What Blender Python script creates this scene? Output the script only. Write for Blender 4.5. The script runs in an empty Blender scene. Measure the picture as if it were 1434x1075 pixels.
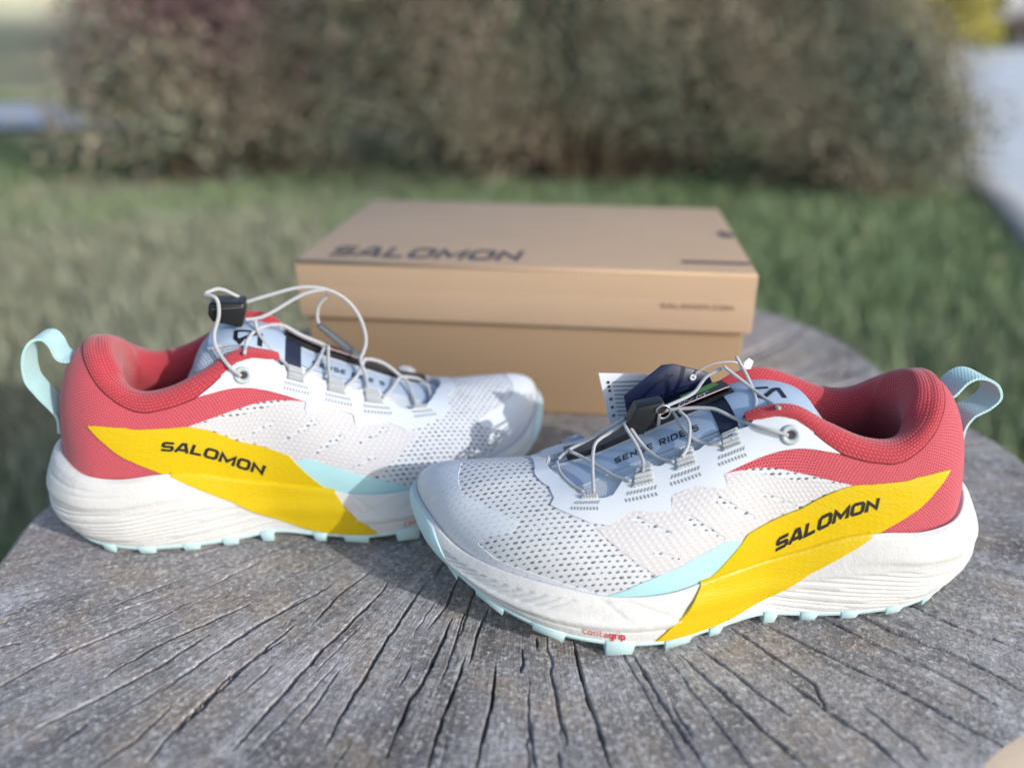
import bpy, bmesh, math, random, json
import numpy as np
from mathutils import Vector, Matrix
from mathutils.geometry import delaunay_2d_cdt
R=math.radians
SC=bpy.context.scene
Z0=.45                                  # height of the stump top above the lawn
# ---------------------------------------------------------------- camera
cd=bpy.data.cameras.new('camera'); cam=bpy.data.objects.new('camera',cd); SC.collection.objects.link(cam); SC.camera=cam
cd.sensor_width=36; cd.lens=36*1122.36/1434
cam.location=(0,0,.2827+Z0)
cam.rotation_mode='XYZ'
cam.rotation_euler=(R(90-24.3318),R(-.2),0)
cd.clip_start=.02; cd.clip_end=400
cd.dof.use_dof=True; cd.dof.focus_distance=.413; cd.dof.aperture_fstop=2.7; cd.dof.aperture_blades=0
# ---------------------------------------------------------------- light
SUN_AZ=R(37.3)       # from +X towards -Y (right, a little in front of the scene)
SUN_EL=R(23.2)
W=bpy.data.worlds.new('World'); SC.world=W; W.use_nodes=True
nt=W.node_tree; bg=nt.nodes['Background']; sky=nt.nodes.new('ShaderNodeTexSky'); sky.sky_type='NISHITA'; sky.sun_disc=False
sky.sun_elevation=SUN_EL; sky.sun_rotation=R(90)+SUN_AZ; sky.air_density=1.0; sky.dust_density=1.5; sky.ozone_density=1.0
nt.links.new(sky.outputs[0],bg.inputs[0]); bg.inputs[1].default_value=.15
sl=bpy.data.lights.new('sun','SUN'); so=bpy.data.objects.new('sun',sl); SC.collection.objects.link(so)
sl.energy=2.0; sl.angle=R(.55); sl.color=(1,.985,.96)
sd=Vector((math.cos(SUN_AZ)*math.cos(SUN_EL),-math.sin(SUN_AZ)*math.cos(SUN_EL),math.sin(SUN_EL)))
so.rotation_euler=sd.to_track_quat('Z','Y').to_euler(); so.location=(3,-2,4)
SC.view_settings.view_transform='Standard'; SC.view_settings.look='None'; SC.view_settings.exposure=.57; SC.view_settings.gamma=1; SC.view_settings.use_curve_mapping=False
SC.cycles.use_denoising=True; SC.cycles.max_bounces=8
# ---------------------------------------------------------------- measured outlines (metres)
D=json.loads('{"cracks":[[[-0.0292,0.3648],[-0.0335,0.3412],[-0.0418,0.323]],[[-0.0114,0.3388],[-0.0171,0.3171],[-0.0195,0.2988]],[[-0.0302,0.3305],[-0.0347,0.3111],[-0.0411,0.2859],[-0.0458,0.2763],[-0.0524,0.2434]],[[-0.0466,0.3592],[-0.0542,0.3385],[-0.0627,0.3127],[-0.0687,0.2901],[-0.0732,0.2756],[-0.0789,0.2509]],[[-0.0684,0.3593],[-0.0695,0.3532],[-0.0863,0.3201],[-0.0929,0.3084],[-0.1017,0.2876],[-0.1068,0.2749],[-0.1184,0.2473]],[[-0.0789,0.3708],[-0.0927,0.3497],[-0.1021,0.326]],[[-0.0985,0.3802],[-0.1117,0.3671]],[[-0.0981,0.3595],[-0.1059,0.3498],[-0.1171,0.3388],[-0.1305,0.3261],[-0.1466,0.3037]],[[-0.1118,0.325],[-0.1227,0.306],[-0.1375,0.2767],[-0.1456,0.2549]],[[-0.1392,0.3418],[-0.1547,0.3279]],[[-0.1442,0.3785],[-0.1644,0.3568]],[[-0.1153,0.2968],[-0.1234,0.2801]],[[-0.082,0.2939],[-0.0874,0.2761],[-0.0937,0.2586]],[[-0.048,0.2965],[-0.0519,0.2838]],[[-0.0221,0.3016],[-0.0274,0.2762],[-0.0322,0.2544],[-0.0339,0.239]],[[-0.007,0.2963],[-0.008,0.2762],[-0.014,0.239]],[[0.0319,0.3153],[0.0337,0.2938],[0.0365,0.2717],[0.0399,0.2526],[0.0419,0.238]],[[0.0606,0.3042],[0.0671,0.2823],[0.0728,0.2634],[0.0792,0.2472],[0.0817,0.2379]],[[0.0191,0.2962],[0.0215,0.2764],[0.0246,0.2497]],[[0.0085,0.2669],[0.0096,0.2516],[0.011,0.2385]],[[0.0205,0.2475],[0.0214,0.2381]],[[0.0837,0.304],[0.0949,0.2857],[0.1048,0.2702],[0.1106,0.2589],[0.12,0.2481]],[[0.0929,0.3109],[0.1062,0.2934],[0.1162,0.2782],[0.1259,0.2664]],[[0.1125,0.3254],[0.1232,0.3123],[0.1311,0.3009],[0.1433,0.2851],[0.1433,0.2721]],[[0.1291,0.3281],[0.15,0.3102],[0.166,0.296],[0.1788,0.2849],[0.1923,0.2706],[0.2012,0.2616],[0.211,0.2526],[0.2143,0.2459]],[[0.1304,0.2878],[0.1417,0.2729],[0.1491,0.2618],[0.1577,0.2529],[0.1641,0.2389]],[[0.1518,0.3374],[0.1628,0.3323],[0.179,0.3161],[0.1971,0.3006],[0.2132,0.2847],[0.222,0.2734]],[[0.1782,0.3372],[0.1855,0.3322],[0.2003,0.3186],[0.2182,0.3058],[0.2302,0.2938],[0.2383,0.2824]],[[0.2103,0.3457],[0.2153,0.3399],[0.2294,0.3259],[0.2536,0.3086]],[[0.2333,0.3577],[0.2359,0.354],[0.2707,0.3379]],[[0.2601,0.387],[0.2602,0.3815],[0.2876,0.3668]],[[0.1029,0.2739],[0.1117,0.2573],[0.125,0.2377]],[[0.1604,0.2741],[0.1687,0.2582],[0.1741,0.2509],[0.1766,0.2414]],[[-0.1143,0.3145],[-0.1327,0.2909],[-0.1452,0.2639],[-0.1524,0.2402]],[[-0.1111,0.3475],[-0.1201,0.3371],[-0.1447,0.3056],[-0.1617,0.2799]],[[-0.1394,0.3412],[-0.1685,0.3163],[-0.1793,0.3058],[-0.1921,0.2884]],[[-0.1744,0.3391],[-0.1972,0.3185]],[[-0.181,0.3643],[-0.1981,0.3515],[-0.212,0.3376]],[[-0.1529,0.3183],[-0.169,0.2957],[-0.1893,0.2753],[-0.2079,0.2587]],[[-0.1538,0.2713],[-0.1615,0.252],[-0.1725,0.2393]],[[-0.1872,0.2613],[-0.1949,0.248]],[[-0.2177,0.3095],[-0.239,0.282]],[[-0.2438,0.3116],[-0.2542,0.3082]],[[0.0059,0.3089],[0.0065,0.2991],[0.005,0.2921]],[[0.0133,0.3164],[0.0134,0.3088]]],"laces":{"R":[[[0.1233,0.0314,0.1029],[0.1268,0.0306,0.1039],[0.1313,0.0294,0.105],[0.137,0.0255,0.1053],[0.1417,0.0183,0.1045],[0.1463,0.0138,0.1054],[0.1501,0.0102,0.1064],[0.1531,0.0078,0.1067],[0.1564,0.006,0.1063],[0.1608,0.004,0.1056],[0.1659,0.0021,0.1045],[0.1709,0.0005,0.1034],[0.176,-0.001,0.1023]],[[0.1368,-0.012,0.1262],[0.1351,-0.0101,0.1235],[0.1334,-0.0079,0.1205],[0.1318,-0.0048,0.117],[0.1305,-0.0015,0.1135],[0.1306,0.0034,0.1116],[0.132,0.0093,0.1105],[0.1339,0.0139,0.1088],[0.136,0.0169,0.1066],[0.1382,0.0185,0.1047],[0.1403,0.0194,0.103],[0.1423,0.0201,0.1015],[0.1446,0.0221,0.1009],[0.1474,0.0253,0.1008],[0.1491,0.0261,0.0994]],[[0.1274,0.0261,0.1149],[0.1256,0.0125,0.1112],[0.1277,0.0063,0.1118],[0.1311,0.0003,0.1136],[0.1354,-0.0039,0.1164],[0.1397,-0.0071,0.1193],[0.1438,-0.01,0.1221]],[[0.1429,-0.012,0.1201],[0.1474,-0.0121,0.1179],[0.1513,-0.0119,0.1154],[0.154,-0.0112,0.112],[0.1565,-0.0099,0.1088],[0.1598,-0.0081,0.1072],[0.1639,-0.006,0.1062],[0.1687,-0.004,0.1052],[0.174,-0.002,0.1041]],[[0.1539,0.0265,0.0974],[0.1572,0.0248,0.0961],[0.16,0.022,0.0947],[0.1625,0.0193,0.0945],[0.1649,0.0168,0.0952],[0.1666,0.0131,0.0959],[0.1678,0.0086,0.0967],[0.1689,0.0049,0.0985],[0.1699,0.0021,0.1005],[0.1708,-0.0001,0.1016],[0.1716,-0.002,0.1024]],[[0.1734,0.0285,0.0916],[0.1708,0.0253,0.0928],[0.1686,0.0219,0.0942],[0.167,0.018,0.0963],[0.1659,0.0141,0.0984],[0.1654,0.0109,0.1001],[0.1656,0.008,0.1014],[0.1669,0.005,0.1025],[0.1687,0.002,0.1034]],[[0.1765,0.027,0.0882],[0.1793,0.0236,0.0872],[0.1821,0.0204,0.0869],[0.1849,0.0164,0.0874],[0.1874,0.0121,0.0886],[0.1897,0.0089,0.0909],[0.1917,0.006,0.0934],[0.1935,0.003,0.0956],[0.1951,0.0,0.0975]],[[0.1916,0.028,0.0836],[0.1907,0.0246,0.0844],[0.1902,0.0209,0.0856],[0.1907,0.0165,0.0879],[0.192,0.0121,0.0906],[0.1937,0.0083,0.0931],[0.1952,0.0051,0.0951],[0.1958,0.0029,0.0963],[0.196,0.001,0.0972]],[[0.1977,0.0297,0.0801],[0.2012,0.026,0.0793],[0.2045,0.0219,0.0787],[0.2074,0.0172,0.0785],[0.2105,0.011,0.078],[0.2144,0.0042,0.0777],[0.2183,-0.0011,0.0779],[0.2211,-0.0032,0.0785],[0.2231,-0.0058,0.0783]],[[0.2155,0.0285,0.0738],[0.2146,0.0206,0.077],[0.2138,0.0141,0.0806],[0.2128,0.0086,0.0841],[0.2111,0.0042,0.087],[0.2081,0.0016,0.0887],[0.2043,0.0001,0.0903],[0.1997,-0.0006,0.093],[0.1948,-0.001,0.0962]],[[0.2288,-0.0025,0.0753],[0.2258,-0.0037,0.0775],[0.2221,-0.0066,0.0786],[0.2176,-0.0088,0.0797],[0.2131,-0.008,0.0826],[0.2088,-0.0058,0.0868],[0.2043,-0.0041,0.0909],[0.1996,-0.0034,0.0944],[0.1948,-0.003,0.0976]],[[0.2201,0.027,0.0732],[0.2231,0.0228,0.0731],[0.2257,0.0179,0.0729],[0.2278,0.0123,0.0729],[0.2291,0.0067,0.073],[0.2293,0.0015,0.0732],[0.2291,-0.0027,0.0739]]],"L":[[[0.1201,0.0317,0.1025],[0.117,0.0301,0.105],[0.1142,0.0297,0.1085],[0.1109,0.0254,0.1117],[0.1082,0.021,0.1152],[0.107,0.0179,0.1188],[0.1071,0.0151,0.1226],[0.1087,0.0133,0.1271],[0.1104,0.0121,0.1317],[0.111,0.0114,0.1361],[0.1109,0.011,0.1396],[0.1102,0.0106,0.1416],[0.1088,0.0098,0.1425],[0.1066,0.0081,0.1427],[0.1039,0.006,0.1425]],[[0.1037,0.004,0.1427],[0.1069,0.002,0.1435],[0.11,0.0,0.1437],[0.1126,-0.0016,0.1427],[0.1152,-0.003,0.1409],[0.1179,-0.004,0.1387],[0.1207,-0.005,0.1364]],[[0.1236,-0.003,0.1338],[0.1309,-0.0035,0.1355],[0.1385,-0.004,0.1372],[0.1467,-0.0045,0.139],[0.1548,-0.005,0.1402],[0.1622,-0.0051,0.1399],[0.169,-0.005,0.1384],[0.1753,-0.0046,0.1356],[0.1807,-0.004,0.1316],[0.185,-0.003,0.1265],[0.1881,-0.002,0.1205],[0.1901,-0.001,0.1138],[0.1908,0.0001,0.1076],[0.19,0.0015,0.1029],[0.1885,0.0029,0.0996],[0.1872,0.0043,0.0977],[0.1866,0.0062,0.0959],[0.1874,0.0096,0.0925],[0.1886,0.0142,0.0885],[0.1888,0.0209,0.0851],[0.1886,0.0293,0.0822]],[[0.1231,0.004,0.1258],[0.1281,0.0031,0.1256],[0.1334,0.0019,0.1263],[0.1395,0.0,0.1285],[0.1459,-0.0019,0.1315],[0.1523,-0.0031,0.1345],[0.1585,-0.004,0.1367],[0.1639,-0.0045,0.1377],[0.169,-0.005,0.1381]],[[0.1707,-0.01,0.1328],[0.1677,-0.011,0.1301],[0.1652,-0.012,0.127],[0.1637,-0.0126,0.123],[0.1631,-0.013,0.119],[0.1632,-0.013,0.1161],[0.1637,-0.013,0.1137]],[[0.1283,0.001,0.1252],[0.1288,0.0041,0.1214],[0.1301,0.0083,0.1181],[0.1329,0.0135,0.1153],[0.1363,0.0168,0.1118],[0.1399,0.0187,0.1077],[0.1432,0.0211,0.1044],[0.1451,0.0239,0.1029],[0.1465,0.0265,0.1021]],[[0.1288,0.0022,0.119],[0.1324,-0.0009,0.119],[0.1363,-0.002,0.1194],[0.1403,-0.0026,0.1191],[0.1442,-0.003,0.1178],[0.1478,-0.003,0.1152],[0.1523,-0.003,0.1118],[0.159,-0.0031,0.1079],[0.1651,-0.0028,0.1046],[0.1676,-0.0016,0.103],[0.1684,0.0,0.1024]],[[0.1277,0.008,0.1198],[0.1257,0.012,0.1185],[0.1241,0.016,0.117],[0.1232,0.0195,0.1149],[0.1232,0.0275,0.1143]],[[0.1522,0.027,0.0964],[0.1556,0.0216,0.0969],[0.1586,0.0169,0.0977],[0.1606,0.0128,0.0985],[0.1622,0.0075,0.0992],[0.1641,0.0029,0.1008],[0.166,0.0,0.1035]],[[0.1682,0.0,0.1043],[0.1678,0.0065,0.1014],[0.1675,0.013,0.0984],[0.1676,0.0195,0.0953],[0.1678,0.026,0.0921]],[[0.1752,0.0272,0.0878],[0.1791,0.021,0.0881],[0.1826,0.0161,0.0891],[0.185,0.0118,0.0906],[0.1867,0.0081,0.0922],[0.188,0.0049,0.0937],[0.1891,0.002,0.0952]],[[0.1972,0.0289,0.0802],[0.2012,0.021,0.08],[0.2047,0.0142,0.0804],[0.2075,0.0083,0.0813],[0.2098,0.0045,0.0819],[0.2118,0.0039,0.0812],[0.2134,0.0066,0.0796],[0.2147,0.0128,0.0774],[0.2156,0.0197,0.0753],[0.2161,0.0243,0.0744],[0.2164,0.0276,0.0738]],[[0.2103,-0.002,0.0799],[0.2062,-0.0031,0.084],[0.202,-0.0039,0.0875],[0.1976,-0.0042,0.0901],[0.1937,-0.0039,0.0917],[0.1911,-0.0031,0.0924],[0.1891,-0.002,0.0926]],[[0.2107,-0.002,0.0794],[0.2165,-0.0025,0.0781],[0.2215,-0.0016,0.0768],[0.2248,0.0023,0.0752],[0.2265,0.0082,0.0739],[0.2266,0.0157,0.0731],[0.2259,0.024,0.0725]]]},"tab":{"R":[[0.0286,0.0,0.1078],[0.0216,0.0,0.1161],[0.0144,0.0,0.1182],[0.0057,0.0,0.1142],[0.0018,0.0,0.1067],[0.0062,0.0,0.1007],[0.014,0.0,0.0956],[0.0158,0.0,0.0864],[0.0119,0.0,0.0667]],"L":[[0.0241,0.0,0.1103],[0.0208,0.0,0.1193],[0.0174,0.0,0.1234],[0.0112,0.0,0.1218],[0.0059,0.0,0.1129],[0.0044,0.0,0.1],[0.0079,0.0,0.0907],[0.0097,0.0,0.0769],[0.0106,0.0,0.0652]]},"lockR":[[0.1954,-0.002,0.0965],[0.1908,-0.002,0.1069],[0.1774,-0.002,0.1095],[0.1749,-0.002,0.1058],[0.1845,-0.002,0.0952],[0.1861,-0.002,0.0911],[0.1952,-0.002,0.0932]],"lockL":[[0.1053,0.0,0.1383],[0.1247,0.0,0.1369],[0.1247,0.0,0.1313],[0.1214,0.0,0.1219],[0.1056,0.0,0.1271],[0.1039,0.0,0.1312]],"barL":[[0.1621,-0.012,0.1142],[0.1647,-0.012,0.1149],[0.1874,-0.012,0.0921],[0.1841,-0.012,0.089]],"pose":{"R":[4.67563,0.25297,0.38029],"L":[12.5663,-0.27424,0.4127]}}')
# ---------------------------------------------------------------- shoe form
# local frame of a left shoe: s = heel to toe, y = towards the outer (lateral) side, z = up, metres
# station: sole bottom edge / sole bulge / sole top edge / upper base / handle 1 / handle 2 / opening edge / collar padding
LAT = [
 # bottom               bulge                top                  base                 h1 (added to base)    h2 (added to rim)     rim                   pad
 ((.2975,-.017,.0340),(.3055,-.019,.0410),(.3050,-.019,.0500),(.3025,-.019,.0480),( .0020, .000,.0240),( .0400,-.002,.0005),(.2330,.000,.0740),.0015),
 ((.2925, .006,.0295),(.2975, .008,.0370),(.2960, .0055,.0465),(.2935, .0040,.0450),( .0020, .002,.0240),( .0370, .008,.0010),(.2320, .0065,.0750),.0015),
 ((.2810, .0235,.0245),(.2845, .0262,.0320),(.2830, .0230,.0405),(.2808, .0210,.0390),( .0015, .004,.0230),( .0280, .014,.0000),(.2285, .0105,.0750),.0015),
 ((.2620, .0415,.0185),(.2645, .0438,.0270),(.2635, .0395,.0388),(.2617, .0375,.0370),( .0000, .006,.0220),( .0160, .017,-.0010),(.2215, .0145,.0755),.0015),
 ((.2380, .0555,.0135),(.2390, .0572,.0240),(.2385, .0515,.0368),(.2370, .0490,.0350),( .0000, .006,.0220),( .0080, .017,-.0040),(.2115, .0165,.0790),.0015),
 ((.2100, .0605,.0085),(.2100, .0615,.0200),(.2100, .0568,.0322),(.2100, .0545,.0305),( .0000, .004,.0230),( .0040, .016,-.0060),(.1960, .0175,.0840),.0015),
 ((.1820, .0585,.0052),(.1820, .0590,.0180),(.1820, .0558,.0315),(.1820, .0535,.0300),( .0000, .004,.0250),( .0000, .014,-.0080),(.1760, .0180,.0915),.0015),
 ((.1550, .0505,.0052),(.1550, .0515,.0180),(.1550, .0490,.0350),(.1550, .0470,.0330),( .0000, .004,.0300),( .0000, .013,-.0100),(.1550, .0185,.1000),.0015),
 ((.1300, .0445,.0070),(.1300, .0440,.0200),(.1300, .0428,.0380),(.1300, .0410,.0365),( .0000, .002,.0300),( .0000, .011,-.0160),(.1360, .0200,.1105),.0030),
 ((.1100, .0430,.0048),(.1100, .0435,.0200),(.1100, .0412,.0420),(.1100, .0395,.0400),( .0000, .001,.0250),( .0010, .008,-.0180),(.1190, .0235,.1130),.0060),
 ((.0900, .0435,.0040),(.0900, .0458,.0220),(.0900, .0412,.0480),(.0900, .0395,.0460),( .0000, .000,.0200),( .0010, .007,-.0120),(.1010, .0270,.1040),.0090),
 ((.0700, .0430,.0040),(.0680, .0472,.0240),(.0700, .0412,.0505),(.0700, .0395,.0490),( .0000,-.001,.0160),( .0000, .007,-.0080),(.0810, .0290,.0955),.0100),
 ((.0480, .0400,.0045),(.0430, .0462,.0250),(.0470, .0396,.0492),(.0485, .0378,.0480),( .0000,-.001,.0180),(-.0010, .007,-.0080),(.0640, .0285,.0940),.0110),
 ((.0260, .0310,.0065),(.0190, .0380,.0270),(.0280, .0340,.0520),(.0300, .0325,.0500),( .0000,-.001,.0250),(-.0070, .006,-.0040),(.0510, .0240,.1020),.0110),
 ((.0125, .0170,.0110),(.0035, .0220,.0280),(.0150, .0185,.0560),(.0175, .0175,.0540),( .0010,-.001,.0320),(-.0150, .004,-.0010),(.0450, .0150,.1135),.0100),
]
HEEL = ((.0065,.000,.0135),(-.0010,.000,.0290),(.0100,.000,.0580),(.0130,.000,.0560),(.0015,.000,.0330),(-.0180,.000,-.0005),(.0425,.000,.1190),.0095)
MEDY = [None,None,None,None,-.985,-.95,-.91,-.90,-.89,-.90,-.92,-.95,-.98,-1,-1]
MEDX = {1:((.2945,-.0340,.0320),(.3025,-.0355,.0400),(.3015,-.0340,.0480),(.2990,-.0330,.0460),(.0020,-.001,.0180),(.0350,-.008,-.0020),(.2318,-.0070,.0725),.0015),
        2:((.2825,-.0440,.0260),(.2880,-.0465,.0350),(.2870,-.0440,.0420),(.2845,-.0425,.0400),(.0015,-.002,.0150),(.0250,-.010,-.0040),(.2285,-.0130,.0710),.0015),
        3:((.2615,-.0515,.0200),(.2635,-.0535,.0290),(.2625,-.0500,.0385),(.2610,-.0475,.0365),(.0000,-.003,.0140),(.0140,-.010,-.0060),(.2215,-.0175,.0710),.0015)}
def _flat(st): return np.concatenate([np.asarray(x,float).ravel() for x in st])
def stations():
    S=[_flat(x) for x in LAT]+[_flat(HEEL)]
    for i in range(14,0,-1):
        if i in MEDX: S.append(_flat(MEDX[i])); continue
        v=_flat(LAT[i]).copy(); m=MEDY[i]
        for c in (1,4,7,10,13,16): v[c]*=m
        v[19]=-v[19]-(.002 if i<=6 else .001 if i<=8 else 0)
        v[16]=-_flat(LAT[i])[16]
        if 9<=i<=13: v[20]+=.0040 if i>9 else .001
        if i<=7: v[20]-=.0035 if i<=6 else .002; v[14]*=.72; v[16]*=.75
        S.append(v)
    return np.array(S)          # 30 stations, periodic
ST=stations()
def _cr(P,u):
    n=len(P); i=np.floor(u).astype(int); f=(u-i)[:,None]
    p0,p1,p2,p3=P[(i-1)%n],P[i%n],P[(i+1)%n],P[(i+2)%n]
    return .5*(2*p1+(p2-p0)*f+(2*p0-5*p1+4*p2-p3)*f**2+(3*p1-p0-3*p2+p3)*f**3)
# a in [0,1): uniform in station index
def par(a): return _cr(ST,np.asarray(a,float)%1.0*30.0)
def upper_pt(a,k):
    """a,k arrays of equal length; k 0 = base, 1 = opening edge"""
    v=par(a); k=np.asarray(k,float)[:,None]
    p0=v[:,9:12]; p3=v[:,18:21]; c1=p0+v[:,12:15]; c2=p3+v[:,15:18]
    q=(1-k)**3*p0+3*(1-k)**2*k*c1+3*(1-k)*k**2*c2+k**3*p3
    return q
def sole_pt(a,j):
    """side wall of the foam: j 0 = bottom edge, 1 = top edge"""
    v=par(a); j=np.asarray(j,float)[:,None]
    p0,pb,p2=v[:,0:3],v[:,3:6],v[:,6:9]
    c=2*pb-.5*(p0+p2); c=pb+(c-pb)*.75
    return (1-j)**2*p0+2*(1-j)*j*c+j**2*p2
def rim_frame(a):
    """opening edge: point, horizontal inward direction, pad thickness"""
    v=par(a); p=v[:,18:21]; e=1e-3
    t=par(np.asarray(a)+e)[:,18:21]-par(np.asarray(a)-e)[:,18:21]
    t[:,2]=0; t/=np.linalg.norm(t,axis=1)[:,None]+1e-12
    n=np.stack([-t[:,1],t[:,0],0*t[:,0]],1)      # inward for this winding
    c=np.array([.13,0,0])
    return p,n,v[:,21]
def grid(fn,na,ks,off=0.0):
    a=np.arange(na)/na
    A,K=np.meshgrid(a,ks,indexing='ij')
    P=fn(A.ravel(),K.ravel()).reshape(na,len(ks),3)
    return P
def surf_off(fn,a,k,off):
    a=np.asarray(a,float);k=np.asarray(k,float);e=2e-3
    P=fn(a,k); da=fn(a+e,k)-fn(a-e,k); k1=np.clip(k+e*4,-.2,1.2); k0=np.clip(k-e*4,-.2,1.2)
    dk=fn(a,k1)-fn(a,k0)
    n=np.cross(da,dk); n/=np.linalg.norm(n,axis=1)[:,None]+1e-15
    return P+n*np.asarray(off).reshape(-1,1) if np.ndim(off) else P+n*off, n

# opening of the lacing zone: the upper ends before the rim there (scalloped on the outer side)
KML=(np.array([0,.02,.05,.075,.10,.12,.1316,.15,.157,.1600,.164,.175,.183,.1913,.1994,.2063,.2195,.225,.235,.2475,.2589,.265,.272,.5]),
     np.array([.97,.97,.96,.94,.86,.765,.70,.69,.705,.76,.83,.86,.875,.835,.865,.905,.86,.89,.91,.905,.89,.93,1,1]))
def kmax(a):
    a=np.asarray(a,float)%1.0
    return np.where(a<=.5,np.interp(a,*KML),np.interp(1-a,[0,.03,.255,.272,.5],[.97,.965,.965,1,1]))
def tongue_fn(lift):
    zs=np.array([.075,.088,.092,.105,.12,.135,.15,.17,.19,.21,.234,.245]); zc=np.array([.092,.0985,.1005,.1075,.1105,.1085,.102,.0935,.0845,.0752,.0690,.066])
    def f(s,y):
        s=np.asarray(s,float); y=np.asarray(y,float)
        z=(np.interp(s,zs,zc)+np.interp(s-.006,zs,zc)+np.interp(s+.006,zs,zc))/3
        z=z+lift*(.5-.5*np.cos(np.pi*np.clip((.165-s)/.05,0,1)))
        yy=y+.002; lat=np.interp(s,[.13,.15,.17,.19,.205,.24],[9,9.5,8.5,6.0,3.4,2.6])
        ex=np.interp(s,[.15,.19],[.55,0.])
        z=z-np.where(yy>0,lat,9.)*yy**2-np.where(yy>0,ex,.55)*np.maximum(np.abs(yy)-.0175,0)-100*np.maximum(.100-s,0)**2
        return np.stack([s,y,z],1)
    return f
# ================================================================ helpers
COL=SC.collection
def mesh_obj(name,V,F,mats,parent=None,smooth=True,uv=None,fm=None,mat_world=None):
    m=bpy.data.meshes.new(name)
    V=np.asarray(V,np.float32)
    if isinstance(F,np.ndarray):
        n,k=F.shape
        m.vertices.add(len(V)); m.vertices.foreach_set('co',V.ravel())
        m.loops.add(n*k); m.loops.foreach_set('vertex_index',F.astype(np.int32).ravel())
        m.polygons.add(n); m.polygons.foreach_set('loop_start',np.arange(0,n*k,k,dtype=np.int32)); m.polygons.foreach_set('loop_total',np.full(n,k,np.int32))
        m.update(calc_edges=True)
    else:
        m.from_pydata(V.tolist(),[],F); m.update()
    if not isinstance(mats,(list,tuple)): mats=[mats]
    for x in mats: m.materials.append(x)
    if fm is not None: m.polygons.foreach_set('material_index',np.asarray(fm,np.int32))
    if uv is not None:
        l=m.uv_layers.new(name='UVMap'); li=np.empty(len(m.loops),np.int32); m.loops.foreach_get('vertex_index',li)
        l.data.foreach_set('uv',np.asarray(uv,np.float32)[li].ravel())
    if smooth is True: m.polygons.foreach_set('use_smooth',np.ones(len(m.polygons),bool))
    elif smooth is not False: m.polygons.foreach_set('use_smooth',np.asarray(smooth,bool))
    o=bpy.data.objects.new(name,m); COL.objects.link(o)
    if parent is not None: o.parent=parent
    return o
def empty(name,loc=(0,0,0),rz=0):
    o=bpy.data.objects.new(name,None); COL.objects.link(o); o.location=loc; o.rotation_euler=(0,0,rz); o.empty_display_size=.05; return o
def tag(o,label=None,cat=None,group=None,kind=None):
    if label: o['label']=label
    if cat: o['category']=cat
    if group: o['group']=group
    if kind: o['kind']=kind
    return o
def quads(na,nb,wrap_a=False):
    i=np.arange(na if wrap_a else na-1); j=np.arange(nb-1)
    I,J=np.meshgrid(i,j,indexing='ij'); I=I.ravel();J=J.ravel(); I2=(I+1)%na
    return np.stack([I*nb+J,I2*nb+J,I2*nb+J+1,I*nb+J+1],1)
class MB:
    """collects simple shapes into one mesh"""
    def __init__(s): s.V=[];s.F=[]
    def add(s,V,F):
        b=len(s.V); s.V+= [tuple(v) for v in V]; s.F+=[[b+i for i in f] for f in F]
    def prism(s,poly,axis,c0,c1,M=None):
        n=len(poly); V=[]
        for c in (c0,c1):
            for p in poly:
                v=[0,0,0]; ax=[i for i in range(3) if i!=axis]; v[ax[0]]=p[0];v[ax[1]]=p[1];v[axis]=c; V.append(v)
        F=[list(range(n))[::-1],list(range(n,2*n))]+[[i,(i+1)%n,n+(i+1)%n,n+i] for i in range(n)]
        s.add(V,F)
    def box(s,a,b):
        x0,y0,z0=a;x1,y1,z1=b
        V=[(x0,y0,z0),(x1,y0,z0),(x1,y1,z0),(x0,y1,z0),(x0,y0,z1),(x1,y0,z1),(x1,y1,z1),(x0,y1,z1)]
        s.add(V,[[3,2,1,0],[4,5,6,7],[0,1,5,4],[1,2,6,5],[2,3,7,6],[3,0,4,7]])
    def tube(s,P,r,n=8,cap=True):
        V,F=tube_vf(P,r,n,cap); s.add(V,F)
    def build(s,name,mat,parent=None,smooth=False,bevel=0,seg=2,mirror=1):
        V=np.array(s.V,float); F=s.F
        if mirror<0: V[:,1]*=-1
        o=mesh_obj(name,V,F,mat,parent,smooth)
        bm=bmesh.new(); bm.from_mesh(o.data); bmesh.ops.recalc_face_normals(bm,faces=bm.faces)
        if bevel:
            bmesh.ops.bevel(bm,geom=list(bm.edges),offset=bevel,segments=seg,profile=.6,affect='EDGES',clamp_overlap=True)
            for f in bm.faces: f.smooth=True
        bm.to_mesh(o.data); bm.free()
        return o
def catmull(P,n=8):
    P=np.asarray(P,float)
    if len(P)<3: return np.stack([P[0]+(P[-1]-P[0])*t for t in np.linspace(0,1,n+1)])
    Q=np.vstack([2*P[0]-P[1],P,2*P[-1]-P[-2]]); out=[]
    for i in range(len(P)-1):
        p0,p1,p2,p3=Q[i:i+4]
        for t in np.arange(n)/n: out.append(.5*(2*p1+(p2-p0)*t+(2*p0-5*p1+4*p2-p3)*t*t+(3*p1-p0-3*p2+p3)*t**3))
    out.append(P[-1]); return np.array(out)
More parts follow.
